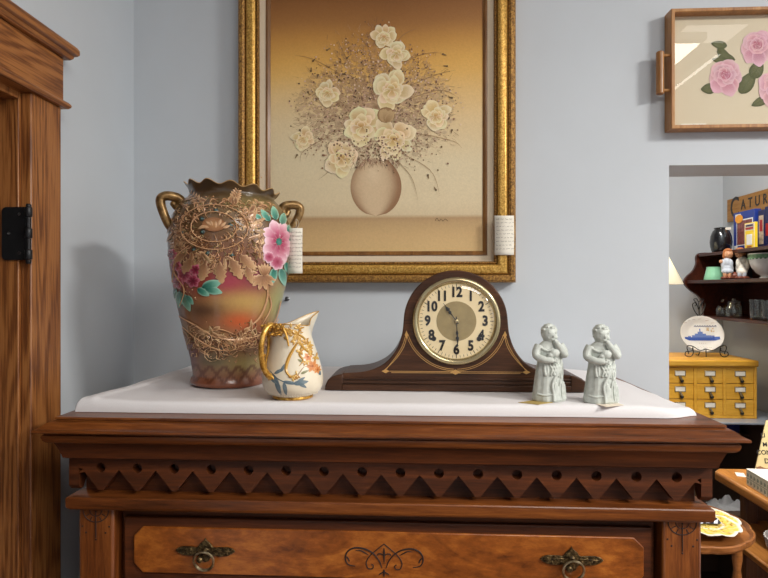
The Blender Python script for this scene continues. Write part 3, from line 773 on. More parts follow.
def cream_rose(x, y, r, rot):
    rn = random.Random(int(x*7+y)); c0, c1, c2, ye = sr(196, 156, 96), sr(226, 202, 150), sr(246, 232, 196), sr(216, 174, 96)
    v = lambda c: tuple(q_*rn.uniform(0.9, 1.06) for q_ in c)
    for k in range(8):
        a = 2*PI*k/8+rot+rn.uniform(-0.3, 0.3); pt.petal(x+0.1*r*math.cos(a), y-0.1*r*math.sin(a), a, r*rn.uniform(0.75, 1.15), r*rn.uniform(0.55, 0.95), v(c0), v(c1), v(c2), nu=7, nv=5, pw=1.35, curl=rn.uniform(-0.35, 0.35))
    for k in range(7):
        a = 2*PI*k/7+rot+0.5+rn.uniform(-0.3, 0.3); pt.petal(x, y+0.08*r, a, r*rn.uniform(0.5, 0.82), r*rn.uniform(0.45, 0.7), v(mix(c0, ye, 0.5)), v(c1), v(c2), nu=7, nv=5, pw=1.35, curl=rn.uniform(-0.4, 0.4))
    for a, L, w in ((40, 0.55, 0.4), (140, 0.55, 0.4), (65, 0.6, 0.4), (115, 0.6, 0.4), (90, 0.5, 0.42)):
        pt.petal(x, y+0.22*r, R(a), r*L*rn.uniform(0.9, 1.1), r*w, v(sr(176, 128, 70)), v(ye), v(c2), nu=7, nv=5, pw=1.2)
    for a, L in ((200, 0.5), (340, 0.5), (240, 0.45), (300, 0.48), (270, 0.42)):
        pt.petal(x+rn.uniform(-0.1, 0.1)*r, y+0.06*r, R(a), r*L*rn.uniform(0.9, 1.1), r*0.46, v(c0), v(c1), v(c2), nu=7, nv=5, pw=1.4)
heart, cream, edge = sr(188, 144, 84), sr(232, 212, 168), sr(250, 240, 212)
for x, y, r in ((384, 37, 12), (396, 54, 13), (391, 89, 19), (361, 126, 19), (393, 139, 19), (342, 158, 17), (327, 93, 12), (303, 139, 10.5), (436, 116, 14)):
    cream_rose(x, y, r*1.06, x)
pt.disc(386, 115, 9, 8, sr(190, 158, 112), 12, ce=sr(150, 116, 78))
for k in range(8): pt.petal(386, 122, R(90+random.uniform(-40, 40)), 13, 8, sr(150, 116, 76), sr(196, 166, 122))
for k in range(260):
    x = random.gauss(374, 26); y = random.gauss(150, 8)
    pt.disc(x, y, random.uniform(0.5, 1.2), None, random.choice(br+[sr(222, 196, 160)]), 5)
for k in range(70):
    x = 376+random.uniform(-24, 24); y = 160+random.uniform(-4, 4); pt.stroke([(x, y), (x+random.uniform(-5, 5), y+random.uniform(3, 9))], 0.7, random.choice(br))
sg = sr(70, 52, 40)
pt.stroke([(435, 221), (437, 218), (439, 221), (441, 219), (443, 221), (445, 219), (448, 221)], 0.4, sg, taper=False)
pt.done('painted_bouquet', M_art, canvas)

# ---- paper price tags
def written_tag(name, label, px0, py0, px1, py1, Y, lines, tilt=0, string=None):
    a, b = P(px0, py1, Y), P(px1, py0, Y); w, h = b.x-a.x, b.z-a.z
    t = thing(name, label, 'price tag', ((a.x+b.x)/2, Y, a.z))
    mb = MB(); N = 10; rows = []
    for i in range(N+1):
        z = h*i/N; y = -0.0022*(1-(2*i/N-1)**2)
        rows.append([(-w/2, y, z), (w/2, y+0.0006, z)])
    mb.grid(rows); c = build('card', mb, M_paper, t, recalc=False)
    so = c.modifiers.new('s', 'SOLIDIFY'); so.thickness = 0.0004; so.offset = 0
    def at(x, z): k = z/h; return -0.0022*(1-(2*k-1)**2)-0.0006
    mb = MB(); rnd = random.Random(px0)
    for i in range(lines):
        z = h*(0.91-0.85*i/lines); x = -w*0.42; xe = w*0.42*(1 if i else 0.7)
        while x < xe:
            L = rnd.uniform(0.08, 0.2)*w; pts = []
            for k in range(7): pts.append((x+L*k/6, at(x, z), z+rnd.uniform(-1, 1)*h*0.013))
            mb.tube(pts, 0.00028, 4); x += L+w*0.06
    build('handwriting', mb, M_ink, t)
    return t, w, h
written_tag('price_tag', 'white handwritten paper tag hanging on the gilt frame', 494.5, 215.5, 514.0, 255, PY-0.004, 9)
mb = MB(); q = P(503, 215.5, PY-0.004)

# ---- hook in the wall under the painting
q = P(287.5, 299, WY)
hk = thing('wall_hook', 'small dark metal hook in the wall just below the painting', 'hook', (q.x, WY, q.z-0.004))
mb = MB(); mb.lathe([(0.0055, 0.0), (0.0055, 0.0015), (0.003, 0.003), (0.0022, 0.012)], 14, (0, 0, 0.004), axis='Y'); build('shank', mb, M_steel, hk)
mb = MB(); mb.ball((0.0015, -0.014, 0.005), 0.0048, 0.0045, 0.0056, 12, 8); mb.tube([(0.001, -0.013, 0.003), (-0.004, -0.012, 0.000)], 0.0016, 8); build('knob', mb, plain('grey_metal_knob', sr(90, 90, 92), 0.3, 0.8), hk)

# ================================================================ WOODEN TRAY WITH EMBROIDERED ROSES
TYF = 1.343
tx0 = ratio(671.5)*TYF; tz0, tz1 = P(671, 128.5, TYF).z, P(671, 8.5, TYF).z
TW = 0.46
tray = thing('serving_tray', 'wooden serving tray hung on the wall, pink roses under glass', 'tray', (tx0+TW/2, WY-0.001, tz0))
ox2, oy2, oz2 = tray.location
TD = WY-0.001-TYF
mb = MB(); mb.ring_frame(-TW/2, TW/2, 0, tz1-tz0, [(0, 0), (0, -TD+0.001), (0.001, -TD), (0.007, -TD), (0.008, -TD+0.001), (0.008, -0.006), (0.0, 0.0)][:-1]); build('rim', mb, M_traywood, tray, angle=30)
mb = MB(); mb.box(-TW/2+0.007, TW/2-0.007, -0.0115, -0.001, 0.007, tz1-tz0-0.007); build('linen_ground', mb, plain('embroidery_linen', sr(214, 202, 176), 0.95, var=0.04, scale=600, bump=0.0003), tray)
tyc = WY-0.0130
def tmap(px, py, h): q = P(px, py, tyc-h); return Vector((q.x-ox2, q.y-oy2, q.z-oz2))
pt = Painter(tmap, 1e-5, 0.0001)
lg0, lg1, lge = sr(92, 96, 66), sr(120, 122, 88), sr(78, 84, 56)
for x, y, a, L, w in ((740, 93, 55, 26, 15), (730, 68, 118, 25, 12), (727, 46, 170, 16, 8), (735, 60, 155, 20, 6), (728, 62, 170, 16, 7), (716, 88, 185, 15, 11), (768, 98, 205, 18, 9), (752, 78, 60, 20, 14), (790, 60, 20, 24, 12), (800, 105, -30, 22, 12)):
    pt.petal(x, y, R(a), L, w, lg0, lg1, lge, nu=8); pt.stroke([(x, y), (x+L*0.9*math.cos(R(a)), y-L*0.9*math.sin(R(a)))], 0.8, lge)
def pinkrose(x, y, r, rot):
    rn = random.Random(int(x)); pk, pl, ed = sr(178, 112, 128), sr(212, 158, 170), sr(230, 196, 202)
    v = lambda c: tuple(q_*rn.uniform(0.92, 1.05) for q_ in c); cy_ = y-0.15*r
    for a, L, w in ((200, 1.0, 0.9), (340, 1.0, 0.9), (235, 1.15, 0.85), (305, 1.15, 0.85), (270, 1.2, 0.8), (150, 0.85, 0.9), (30, 0.85, 0.9), (115, 0.8, 0.8), (65, 0.8, 0.8)):
        pt.petal(x, cy_, R(a)+rot*0.15, r*L*rn.uniform(0.92, 1.08), r*w, v(pk), v(pl), v(ed), nu=8, nv=6, pw=1.5, curl=rn.uniform(-0.3, 0.3))
    for k in range(7):
        a = 2*PI*k/7+rot; pt.petal(x, cy_, a, r*rn.uniform(0.55, 0.7), r*0.6, v(pk), v(pl), v(ed), nu=7, nv=5, pw=1.5, curl=0.5)
    for k in range(5):
        a = 2*PI*k/5+rot; pt.petal(x, cy_, a, r*0.4, r*0.42, v(sr(172, 96, 112)), v(pl), v(ed), nu=6, nv=4, pw=1.4, curl=0.7)
    for k in range(4): pt.stroke([(x+r*(0.12+0.05*k)*math.cos(a_+k*1.7), cy_-r*(0.12+0.05*k)*math.sin(a_+k*1.7)) for a_ in (0, 0.6, 1.2, 1.8)], 0.8, sr(180, 100, 120))
pinkrose(725, 77, 19, 0.4); pinkrose(757, 47, 18, 1.1); pinkrose(776, 88, 20, 2.0); pinkrose(806, 66, 18, 0.2)
pt.done('embroidered_roses', M_embroid, tray)
mb = MB(); gy = -0.021
mb.add([(-TW/2+0.008, gy, 0.008), (TW/2-0.008, gy, 0.008), (TW/2-0.008, gy, tz1-tz0-0.008), (-TW/2+0.008, gy, tz1-tz0-0.008)], [(0, 1, 2, 3)]); build('glass_pane', mb, M_glass, tray, recalc=False)
for sx in (-1, 1):
    xh = sx*(TW/2+0.0215); za, zb = P(660, 93, TYF).z-oz2, P(660, 50, TYF).z-oz2
    mb = MB(); r = 0.0088; yh = -TD+0.010
    mb.lathe([(r*0.8, za), (r, za+0.002), (r, zb-0.002), (r*0.8, zb)], 16, (xh, yh, 0))
    for z in (za+0.009, zb-0.009): mb.tube([(xh, yh, z), (sx*TW/2, yh, z)], 0.0038, 10)
    build('handle', mb, M_traywood, tray)
mb = MB(); a, b = P(681, 127, WY-0.022), P(706, 123.5, WY-0.022); mb.box(a.x-ox2, b.x-ox2, gy-0.0012, gy-0.0005, a.z-oz2, b.z-oz2)
lab = build('paper_label', mb, M_paper, tray); lab['label'] = 'small white paper strip on the glass'
mb = MB(); rnd = random.Random(3); x = a.x-ox2+0.004
while x < b.x-ox2-0.006:
    mb.tube([(x, gy-0.0013, (a.z+b.z)/2-oz2+rnd.uniform(-1, 1)*0.002), (x+0.003, gy-0.0013, (a.z+b.z)/2-oz2+rnd.uniform(-1, 1)*0.002)], 0.0003, 4); x += 0.0045
build('handwriting', mb, M_ink, lab)

# ================================================================ TALL ENAMELLED VASE
def face_frame(x, y):
    """unit vectors at a spot: towards the viewer's side and to the right of it"""
    t = Vector((-x, -y, 0)).normalized(); return t, Vector((-t.y, t.x, 0))
VX, VY = -0.3600, 1.088
VS = depth(228, VY)/FPX
vase = thing('vase', 'tall enamelled vase with raised gilt leaves, peony and ruffled rim', 'vase', (VX, VY, CZ+0.0015))
vase.rotation_euler = (R(0.5), R(1.6), 0)
VT, VR = face_frame(VX, VY)
VPROF = [(33.5, 383), (35.5, 382), (36, 380), (35.5, 377), (33.8, 375), (34.2, 370), (36, 360), (39, 347), (43, 333), (47, 318), (50.7, 303), (54.5, 285), (57.5, 268), (59.2, 256), (59.7, 246), (59.2, 236), (57.5, 226), (54.5, 217), (51, 210.5), (47, 205.5), (43.5, 202), (41.4, 199.8), (40.6, 198), (41, 196), (42.4, 193.6), (44.2, 191.6), (45.2, 190.8)]
VRT = sorted([(y, r) for r, y in VPROF])
VB = 383.0
def v_rad(py): return interp(VRT, py)
def vmap(px, py, h):
    r = v_rad(py); off = max(-0.995, min(0.995, (px-228.5)/r)); th = math.asin(off)
    n = VR*math.sin(th)+VT*math.cos(th)
    q = n*(r*VS+h); q.z = (VB-py)*VS; return q
vbands = [(182, sr(120, 96, 62)), (190, sr(82, 62, 40)), (199, sr(74, 56, 36)), (206, sr(98, 76, 48)), (218, sr(96, 74, 46)), (236, sr(116, 84, 56)), (262, sr(132, 84, 60)), (276, sr(140, 72, 64)), (292, sr(156, 92, 72)), (308, sr(168, 124, 82)), (326, sr(150, 96, 70)), (342, sr(120, 84, 62)), (356, sr(140, 112, 74)), (366, sr(144, 104, 72)), (376, sr(142, 88, 62)), (383, sr(136, 78, 54))]
vblobs = [(225, 284, 16, 10, sr(170, 56, 84)), (256, 280, 15, 12, sr(136, 40, 76)), (200, 280, 14, 14, sr(150, 62, 50)), (240, 300, 30, 10, sr(196, 160, 96)), (236, 318, 16, 8, sr(204, 96, 54)), (205, 309, 18, 8, sr(92, 62, 46)), (276, 300, 14, 26, sr(156, 158, 92)), (190, 352, 12, 16, sr(130, 60, 84)), (215, 356, 14, 7, sr(92, 84, 60)), (250, 360, 22, 7, sr(164, 148, 92)), (178, 310, 9, 30, sr(112, 70, 52)), (262, 335, 14, 10, sr(124, 72, 60)), (210, 330, 20, 6, sr(170, 134, 90)), (186, 330, 9, 10, sr(160, 128, 84)), (226, 224, 26, 12, sr(116, 88, 58)), (250, 210, 20, 8, sr(140, 124, 74))]
def vcol(px, py):
    if py <= vbands[0][0]: c = vbands[0][1]
    else:
        c = vbands[-1][1]
        for (a, va), (b, vb) in zip(vbands, vbands[1:]):
            if py <= b: c = mix(va, vb, (py-a)/(b-a)); break
    for bx, by, sx, sy, bc in vblobs:
        k = math.exp(-((px-bx)/sx)**2-((py-by)/sy)**2); c = mix(c, bc, 0.9*k)
    if 361 < py < 378:                                                        # lattice over the foot
        a = (px-192)/13.0; f = abs((a+(py-361)/17) % 1-0.5); g = abs((a-(py-361)/17) % 1-0.5)
        if min(f, g) < 0.13: c = mix(c, sr(96, 50, 32), 0.75)
    return c
mb = MB(); NA = 180; rows = []; cols = []
prof = []
for (r0, y0), (r1, y1) in zip(VPROF, VPROF[1:]):
    k = max(1, int(abs(y1-y0)/2.2))
    for i in range(k): prof.append((lerp(r0, r1, i/k), lerp(y0, y1, i/k)))
prof.append(VPROF[-1]); nout = len(prof)
prof += [(44.8, 190.2), (43.4, 190.8), (41, 193.4), (39.2, 196), (38.4, 198.4), (39, 201), (44, 207), (52, 218), (56, 240), (53, 270), (46, 310), (36, 350), (30, 372), (5, 374)]
for i, (r, y) in enumerate(prof):
    row = []; cr = []
    for k in range(NA):
        a = 2*PI*k/NA; n = VR*math.sin(a)+VT*math.cos(a)
        e = smooth((199-y)/7) if (i < nout+5) else 0
        ruf = math.cos(13*a+0.6)
        zz = (VB-y)*VS+e*VS*(1.9*ruf-2.6*math.sin(a)); rr_ = r*VS*(1+0.030*e*ruf)
        q = n*rr_; q.z = zz; row.append(q)
        s_ = math.sin(a); c = vcol(228.5+r*s_, y) if i < nout else sr(88, 66, 46)
        if i < nout and 201 < y < 212:                                          # scalloped gilt collar
            u = (a*14/(2*PI)) % 1; yy = 202.5+7*math.sqrt(max(0, 1-(2*u-1)**2))
            if abs(y-yy) < 1.0: c = sr(150, 112, 66)
        if i >= nout-1 and i <= nout+1: c = sr(186, 150, 100)
        if nout+1 < i < nout+5: c = sr(140, 108, 70)
        cr.append(c)
    rows.append(row); cols.append(cr)
mb.grid(rows, closed_v=True, cols=cols); mb.f.append(tuple(range(NA-1, -1, -1)))
body = build('vase_body', mb, M_vase, vase, col=True, angle=80)

def v_decor(sgn):
    """the relief, on the front, and again (mirrored) round the back"""
    def m3(px, py, h):
        q = vmap(px, py, h)
        return q if sgn > 0 else Vector((-q.x, -q.y, q.z))
    rnd = random.Random(11)
    g0, g1, g2 = sr(136, 92, 62), sr(206, 158, 116), sr(228, 188, 144)
    tan = [sr(176, 128, 86), sr(198, 154, 108), sr(146, 102, 66), sr(222, 186, 140), sr(124, 84, 56), sr(134, 116, 72), sr(210, 160, 120), sr(108, 76, 50)]
    pt = Painter(m3, 6e-6, 0.0001)
    # brown dark ground behind the encrusted roundel
    for x, y, rx, ry in ((212, 232, 34, 26), (240, 240, 22, 24), (224, 252, 34, 12), (188, 256, 14, 16), (220, 342, 32, 13), (258, 330, 16, 14)): pt.disc(x, y, rx, ry, sr(120, 78, 54), 24, ce=sr(128, 88, 60))
    # fern leaves
    def fern(x, y, ang, L, n, w):
        a = R(ang); pt.stroke([(x, y), (x+L*math.cos(a), y-L*math.sin(a))], 1.4, g2, hump=0.0009)
        for k in range(n):
            u = 0.12+0.84*k/n; bx, by = x+L*u*math.cos(a), y-L*u*math.sin(a); l_ = w*(1-0.6*abs(u-0.35)/0.65)
            for s_ in (-1, 1): pt.petal(bx, by, a+s_*R(52), l_, l_*0.42, g0, g1, g2, hump=0.0009, nu=4, nv=3)
    for a in ((246, 236, 78, 34, 7, 11), (246, 236, 112, 26, 6, 9), (250, 244, 30, 22, 5, 8), (246, 250, 10, 24, 5, 9), (214, 258, 200, 22, 5, 10), (218, 262, 250, 14, 4, 9), (250, 252, -25, 24, 5, 9), (196, 246, 160, 22, 5, 9), (190, 262, 130, 26, 6, 9), (240, 262, 300, 16, 4, 10), (204, 216, 130, 26, 6, 7), (228, 210, 70, 16, 5, 7), (184, 246, 100, 22, 5, 7)): fern(*a)
    for k in range(420):                                                        # worked gold ground: little curls turning round the roundel
        x, y = rnd.uniform(174, 268), rnd.uniform(206, 272); dx_, dy_ = (x-213)/1.25, y-233; d = math.hypot(dx_, dy_)
        if d < 13 or (x > 256 and y > 222): continue
        a0 = math.atan2(-dy_, dx_); L = rnd.uniform(3, 7); tt = a0+PI/2+rnd.uniform(-0.5, 0.5)
        pt.stroke([(x, y), (x+L*0.5*math.cos(tt), y-L*0.5*math.sin(tt)), (x+L*math.cos(tt+0.9), y-L*math.sin(tt+0.9))], rnd.uniform(0.7, 1.5), rnd.choice(tan), hump=0.0007, n=3)
    for k in range(30):
        a0 = rnd.uniform(0, 2*PI); k2 = rnd.uniform(0.85, 1.2); x, y = 213+31*math.cos(a0)*1.15*k2, 233-27*math.sin(a0)*k2
        if 174 < x < 256 and 206 < y < 266: pt.petal(x, y, a0+rnd.uniform(-0.2, 1.3), rnd.uniform(6, 13), rnd.uniform(2.5, 5), g0, rnd.choice(tan), g2, hump=0.0009, nu=5, nv=3)
    # chrysanthemum leaves hanging under the roundel
    for x, y, a, L, w in ((196, 262, 235, 18, 12), (206, 266, 260, 16, 13), (218, 266, 280, 18, 12), (228, 262, 300, 20, 12), (236, 258, 320, 18, 11), (188, 258, 215, 14, 9), (242, 268, 290, 16, 9)): pt.petal(x, y, R(a), L, w, g0, g1, sr(214, 176, 130), hump=0.0012, serr=0.35, nu=9, nv=5)
    for a in (200, 225, 255, 285, 320, 345): pt.petal(257, 276, R(a), 13, 7, g0, g1, g2, hump=0.0010, serr=0.3, nu=7)
    for k in range(5): pt.petal(258, 276, R(60+k*15), 12, 4, g0, g1, g2, hump=0.0008)
    # stems and the lower garland
    for pts, w in (([(260, 278), (262, 295), (256, 314), (244, 326), (238, 336)], 2.0), ([(262, 290), (266, 305), (258, 322)], 1.6), ([(182, 316), (196, 322), (214, 332), (236, 336), (262, 330), (276, 318)], 2.0), ([(186, 326), (200, 336), (222, 346), (250, 342)], 1.6), ([(206, 330), (220, 326), (236, 332)], 1.2), ([(182, 262), (178, 274), (188, 290), (184, 306)], 1.6), ([(192, 250), (180, 262), (176, 284)], 1.4), ([(276, 300), (272, 318), (262, 330)], 1.3)): pt.stroke(pts, w, g1, hump=0.0012)
    for k in range(170):
        x = rnd.uniform(190, 274); y = 338+rnd.gauss(0, 7); tt = rnd.uniform(0, 6.28); L = rnd.uniform(3, 7)
        pt.stroke([(x, y), (x+L*0.5*math.cos(tt), y-L*0.5*math.sin(tt)), (x+L*math.cos(tt+0.9), y-L*math.sin(tt+0.9))], rnd.uniform(0.7, 1.3), rnd.choice(tan), hump=0.0007, n=3)
    for k in range(34):
        x = rnd.uniform(190, 268); y = 334+rnd.uniform(-9, 15)+4*math.sin(x*0.09); pt.petal(x, y, rnd.uniform(0, 6.28), rnd.uniform(6, 11), rnd.uniform(2.5, 5), g0, rnd.choice(tan), g2, hump=0.0008, nu=4, nv=3)
    for cx_, cy_, rr_ in ((206, 336, 8), (228, 342, 9), (246, 338, 7), (266, 326, 6), (214, 350, 7)):
        for ring, n in ((1, 12), (0.6, 8)):
            for k in range(n): a = 2*PI*k/n; pt.stroke([(cx_+rr_*ring*math.cos(a), cy_+rr_*ring*math.sin(a)), (cx_+rr_*ring*math.cos(a+0.7), cy_+rr_*ring*math.sin(a+0.7))], 1.1, g2, hump=0.0008)
    # the roundel: spirals and rows of beads
    for r_ in (24, 16):
        pts = [(213+r_*1.22*math.cos(a/10), 233-r_*0.86*math.sin(a/10)) for a in range(0, 64, 3)]; pt.stroke(pts, 1.0, g1, taper=False, hump=0.0008, raw=True)
    pt.disc(213, 231, 10, 6.5, sr(190, 140, 92), 16, hump=0.0005, ce=sr(150, 100, 64))
    for k in range(9): pt.petal(205+k*2.0, 232+(k%3), R(215-k*24), 6.5, 3, g1, g2, g0, hump=0.0005)
    for k in range(330):
        a = rnd.uniform(0, 2*PI); d = rnd.uniform(0.5, 1.25); x, y = 213+32*d*math.cos(a), 231-25*d*math.sin(a)
        if 176 < x < 256 and 203 < y < 268: pt.bead(x, y, rnd.uniform(0.5, 0.95), rnd.choice(tan), 0.6)
    for k in range(240): pt.bead(rnd.uniform(188, 272), 338+rnd.gauss(0, 9), rnd.uniform(0.5, 0.9), rnd.choice(tan), 0.6)
    for k in range(70): pt.bead(rnd.uniform(178, 198), rnd.uniform(236, 300), rnd.uniform(0.5, 0.9), rnd.choice(tan), 0.6)
    for k in range(70): pt.bead(250+rnd.gauss(0, 9), 226+rnd.gauss(0, 14), rnd.uniform(0.5, 0.8), rnd.choice(tan), 0.6)
    for x, y in ((202, 226), (227, 231), (203, 238), (208, 257), (229, 258), (214, 218), (186, 238), (244, 262), (196, 254), (252, 234), (222, 346), (210, 334)):
        pt.bead(x, y, 2.6, sr(60, 66, 62), 1.0); pt.bead(x, y, 1.3, sr(74, 110, 104), 1.4)
    pt.done('gilt_relief', M_relief, body)
    # enamelled flowers and leaves
    pt = Painter(m3, 8e-6, 0.0016)
    t0, t1, te = sr(30, 96, 84), sr(96, 176, 152), sr(168, 214, 190)
    for x, y, a, L, w in ((268, 222, 100, 14, 8), (262, 224, 130, 13, 7), (274, 226, 75, 14, 8), (280, 232, 60, 10, 7), (281, 240, 30, 8, 7), (274, 268, 290, 18, 9), (268, 268, 260, 16, 8), (279, 262, 300, 13, 8), (254, 224, 140, 8, 5)): pt.petal(x, y, R(a), L, w, t0, t1, te, hump=0.0006, nu=7)
    LEFT = ((204, 288, 20, 18, 9), (206, 288, -15, 16, 8), (200, 289, -30, 12, 7), (184, 292, 265, 16, 8), (186, 294, 295, 18, 8), (180, 290, 245, 14, 6), (190, 296, 310, 10, 6))
    p0, p1, pe = sr(150, 30, 66), sr(220, 118, 152), sr(248, 226, 230)
    for rr_, n, o in ((1.22, 10, 0), (0.9, 9, 0.4), (0.58, 7, 0.2)):
        for k in range(n):
            a = 2*PI*k/n+o
            pc = {1.22: sr(236, 160, 184), 0.9: sr(216, 108, 146), 0.58: sr(188, 56, 104)}[rr_]
            pt.petal(271+math.cos(a)*2.2, 243-math.sin(a)*2.6, a, 15.5*rr_*(0.62+0.38*abs(math.sin(a))), 9.2*rr_, p0, pc, pe, hump=0.0006, nu=7, nv=5, pw=1.5)
    pt.disc(271, 243, 4, 4.4, sr(60, 136, 120), 12, hump=0.0008, ce=sr(30, 90, 80))
    for a in range(0, 360, 40): pt.bead(271+2.4*math.cos(R(a)), 243+2.8*math.sin(R(a)), 0.7, sr(190, 206, 150), 1.2)
    for x, y, r_ in ((270, 262, 8), (262, 258, 6)):
        for k in range(7): a = 2*PI*k/7; pt.petal(x, y, a, r_, r_*0.8, p0, p1, pe, hump=0.0005, pw=1.4)
    pt.done('enamel_peony', M_enamel, body); pt = Painter(m3, 8e-6, 0.0016)
    for x, y, a, L, w in LEFT: pt.petal(x, y, R(a), L, w, t0, t1, te, hump=0.0006, nu=7)
    for x, y, r_ in ((188, 276, 7.5), (180, 268, 6), (196, 282, 6.5), (182, 284, 6), (176, 258, 5.5), (198, 272, 5.5)):
        for k in range(6): a = 2*PI*k/6+x; pt.petal(x, y, a, r_, r_*0.75, sr(96, 22, 40), sr(176, 56, 84), sr(226, 140, 158), hump=0.0005, pw=1.3)
        pt.disc(x, y, 1.6, None, sr(220, 190, 130), 8)
    pt.done('enamel_blossoms', M_enamel, body)
v_decor(1); v_decor(-1)
# ear-shaped handles
def vh(side):
    sc = VS; z = lambda py: (VB-py)*VS
    if side < 0: pts2 = [(54, 235), (59, 229), (63.5, 219), (66.2, 211), (66.5, 205), (62.5, 202), (56.5, 201.8), (51, 203), (48, 206), (49.5, 210.5), (53, 211.5), (55, 209)]
    else: pts2 = [(54, 232), (60, 225), (65, 216), (67.5, 209), (67.5, 204), (63.5, 201.6), (57, 201.8), (51.5, 203.5), (49, 207.5), (50.5, 211.5), (54, 212), (55.5, 209)]
    d = VR*side; d = (d*math.cos(R(8))+VT*math.sin(R(8))*(1 if side < 0 else -0.4)).normalized()
    pts = [(d.x*r*sc, d.y*r*sc, z(y)) for r, y in pts2]; sp = spline(pts, 6); n = len(sp)
    mb = MB(); mb.tube(sp, [0.0096+0.0014*math.sin(PI*i/n)-0.0035*smooth((i/n-0.75)/0.25) for i in range(n)], 12, up=(0, 0, 1), flat=0.8)
    mb.ball(sp[-1], 0.0062, 0.0062, 0.0062, 10, 8)
    build('handle', mb, M_vgold, vase, angle=70)
vh(-1); vh(1)
# its paper tag, on a string over the right handle
hq = P(293, 229, VY-0.012)
tg, tw_, th_ = written_tag('price_tag', 'small white handwritten tag tied to the tall vase handle', 288.0, 228, 302.5, 273.5, hq.y, 10)
mb = MB(); q = P(296, 219, VY-0.010)
mb.tube(spline([(0, 0.0002, th_-0.004), (0.002, 0.001, th_+0.006), (q.x-tg.location.x, q.y-tg.location.y, q.z-tg.location.z), (0.006, 0.004, th_+0.010), (0.003, 0.001, th_-0.004)], 6), 0.0004, 6)
build('string', mb, M_string, tg)

# ================================================================ CREAM JUG
JX, JY = -0.2038, 0.953
JS = depth(293, JY)/FPX; JB = 395.5
jug = thing('jug', 'cream porcelain jug with gilt handle, painted blue leaves and orange flowers', 'jug', (JX, JY, CZ+0.0003), R(56))
jug_rz = R(56)
JT0, JR0 = face_frame(JX, JY)
rotm = Matrix.Rotation(-jug_rz, 3, 'Z'); JT, JR = rotm @ JT0, rotm @ JR0
JSEC = [(395.5, 18.5, 0), (394, 19.6, 0), (392.5, 19.2, 0), (391.4, 19.8, 0), (390, 24.0, 0), (387, 27.6, 0), (383, 29.6, 0), (378, 30.2, 0), (372, 29.8, 0), (366, 28.6, 0), (360, 27.0, 0), (354, 25.4, 0.3), (348, 23.8, 0.8), (342, 22.2, 1.6), (336, 20.9, 2.6), (331, 20.2, 3.6), (327, 20.2, 4.4), (324, 20.6, 5.0)]
JR_T = sorted([(y, r) for y, r, o in JSEC])
def j_point(r, y, off, a, lift):
    """a = angle from the spout (the jug's own +X)"""
    aa = (a+PI) % (2*PI)-PI
    k = math.exp(-(aa/0.62)**2)*lift; k2 = math.exp(-(aa/0.42)**2)*lift
    x = r*math.cos(a)-off+k2*21*max(0, math.cos(aa)); yy = r*math.sin(a)*(1-0.35*k)
    z = (JB-y)+k*14+lift*2.0*math.cos(aa)*-1
    return Vector((x*JS, yy*JS, z*JS))
mb = MB(); NA = 96; rows = []
sec = JSEC+[(323.0, 20.9, 5.1), (322.6, 20.4, 5.1), (323.4, 19.2, 5.0), (328, 18.6, 4.4), (340, 20, 2), (360, 25, 0), (380, 27.5, 0), (391, 16, 0), (391.5, 2, 0)]
for i, (y, r, o) in enumerate(sec):
    lift = smooth((346-y)/23)**1.4
    rows.append([j_point(r, y, o, 2*PI*k/NA, lift) for k in range(NA)])
mb.grid(rows, closed_v=True); mb.f.append(tuple(range(NA-1, -1, -1)))
jb = build('jug_body', mb, M_jug, jug, angle=60)
mb = MB(); mb.lathe([(18.7*JS, 0), (19.9*JS, 0.8*JS), (19.9*JS, 2.6*JS), (19.4*JS, 3.2*JS)], 64, cap0=False, cap1=False); build('gilt_foot_band', mb, M_jgold, jug)
mb = MB()
for k in range(72):
    a = 2*PI*k/72; r = interp(JR_T, 387.5)*JS; mb.ball((r*math.cos(a), r*math.sin(a), (JB-387.2)*JS), 0.0011, 0.0011, 0.0011, 6, 4)
for k in range(60):
    a = 2*PI*k/60; r = interp(JR_T, 389.6)*JS
    mb.tube([(r*math.cos(a+0.02*t), r*math.sin(a+0.02*t), (JB-388-0.9*t)*JS) for t in (0, 1, 2, 3)], 0.0007, 5)
build('beaded_band', mb, M_jug, jug)
def jmap(px, py, h):
    r = interp(JR_T, py); off = max(-0.99, min(0.99, (px-293.5)/r)); th = math.asin(off)
    o = interp(sorted([(y, o_) for y, _, o_ in JSEC]), py)
    q = (JR*math.sin(th)+JT*math.cos(th))*(r*JS+h); q.x -= o*JS; q.z = (JB-py)*JS; return q
pt = Painter(jmap, 8e-6, 0.0003)
b0, b1, be = sr(84, 104, 116), sr(140, 156, 160), sr(110, 126, 134)
for x, y, a, L, w in ((274, 368, -60, 16, 3.6), (277, 374, -70, 16, 4.2), (285, 376, -80, 13, 4), (284, 375, -10, 14, 3.4), (294, 377, 5, 14, 5), (272, 372, -40, 9, 3), (298, 376, -35, 10, 3.4), (276, 368, 30, 10, 3), (282, 366, 60, 9, 2.8), (297, 376, 30, 9, 3), (320, 372, 110, 9, 3)): pt.petal(x, y, R(a), L, w, b0, b1, be, nu=7)
pt.stroke([(272, 366), (280, 373), (292, 377), (303, 378)], 0.9, b0)
o0, o1, oe = sr(196, 104, 44), sr(220, 150, 90), sr(226, 172, 120)
for x, y, r in ((312, 362, 6.2), (308, 353, 4.6), (317, 366, 4.2)):
    for k in range(6): pt.petal(x, y, 2*PI*k/6+x, r, r*0.62, o0, o1, oe)
    pt.disc(x, y, 1.0, None, sr(150, 80, 30), 6)
pt.stroke([(296, 372), (304, 362), (312, 362)], 0.7, sr(150, 110, 60)); pt.stroke([(300, 356), (308, 352)], 0.7, sr(150, 110, 60))
for x, y, a, L in ((304, 358, 150, 7), (300, 352, 70, 8), (301, 368, 20, 8)): pt.petal(x, y, R(a), L, 2.6, sr(120, 120, 80), sr(150, 146, 104))
pt.done('painted_flowers', M_enamel, jb)
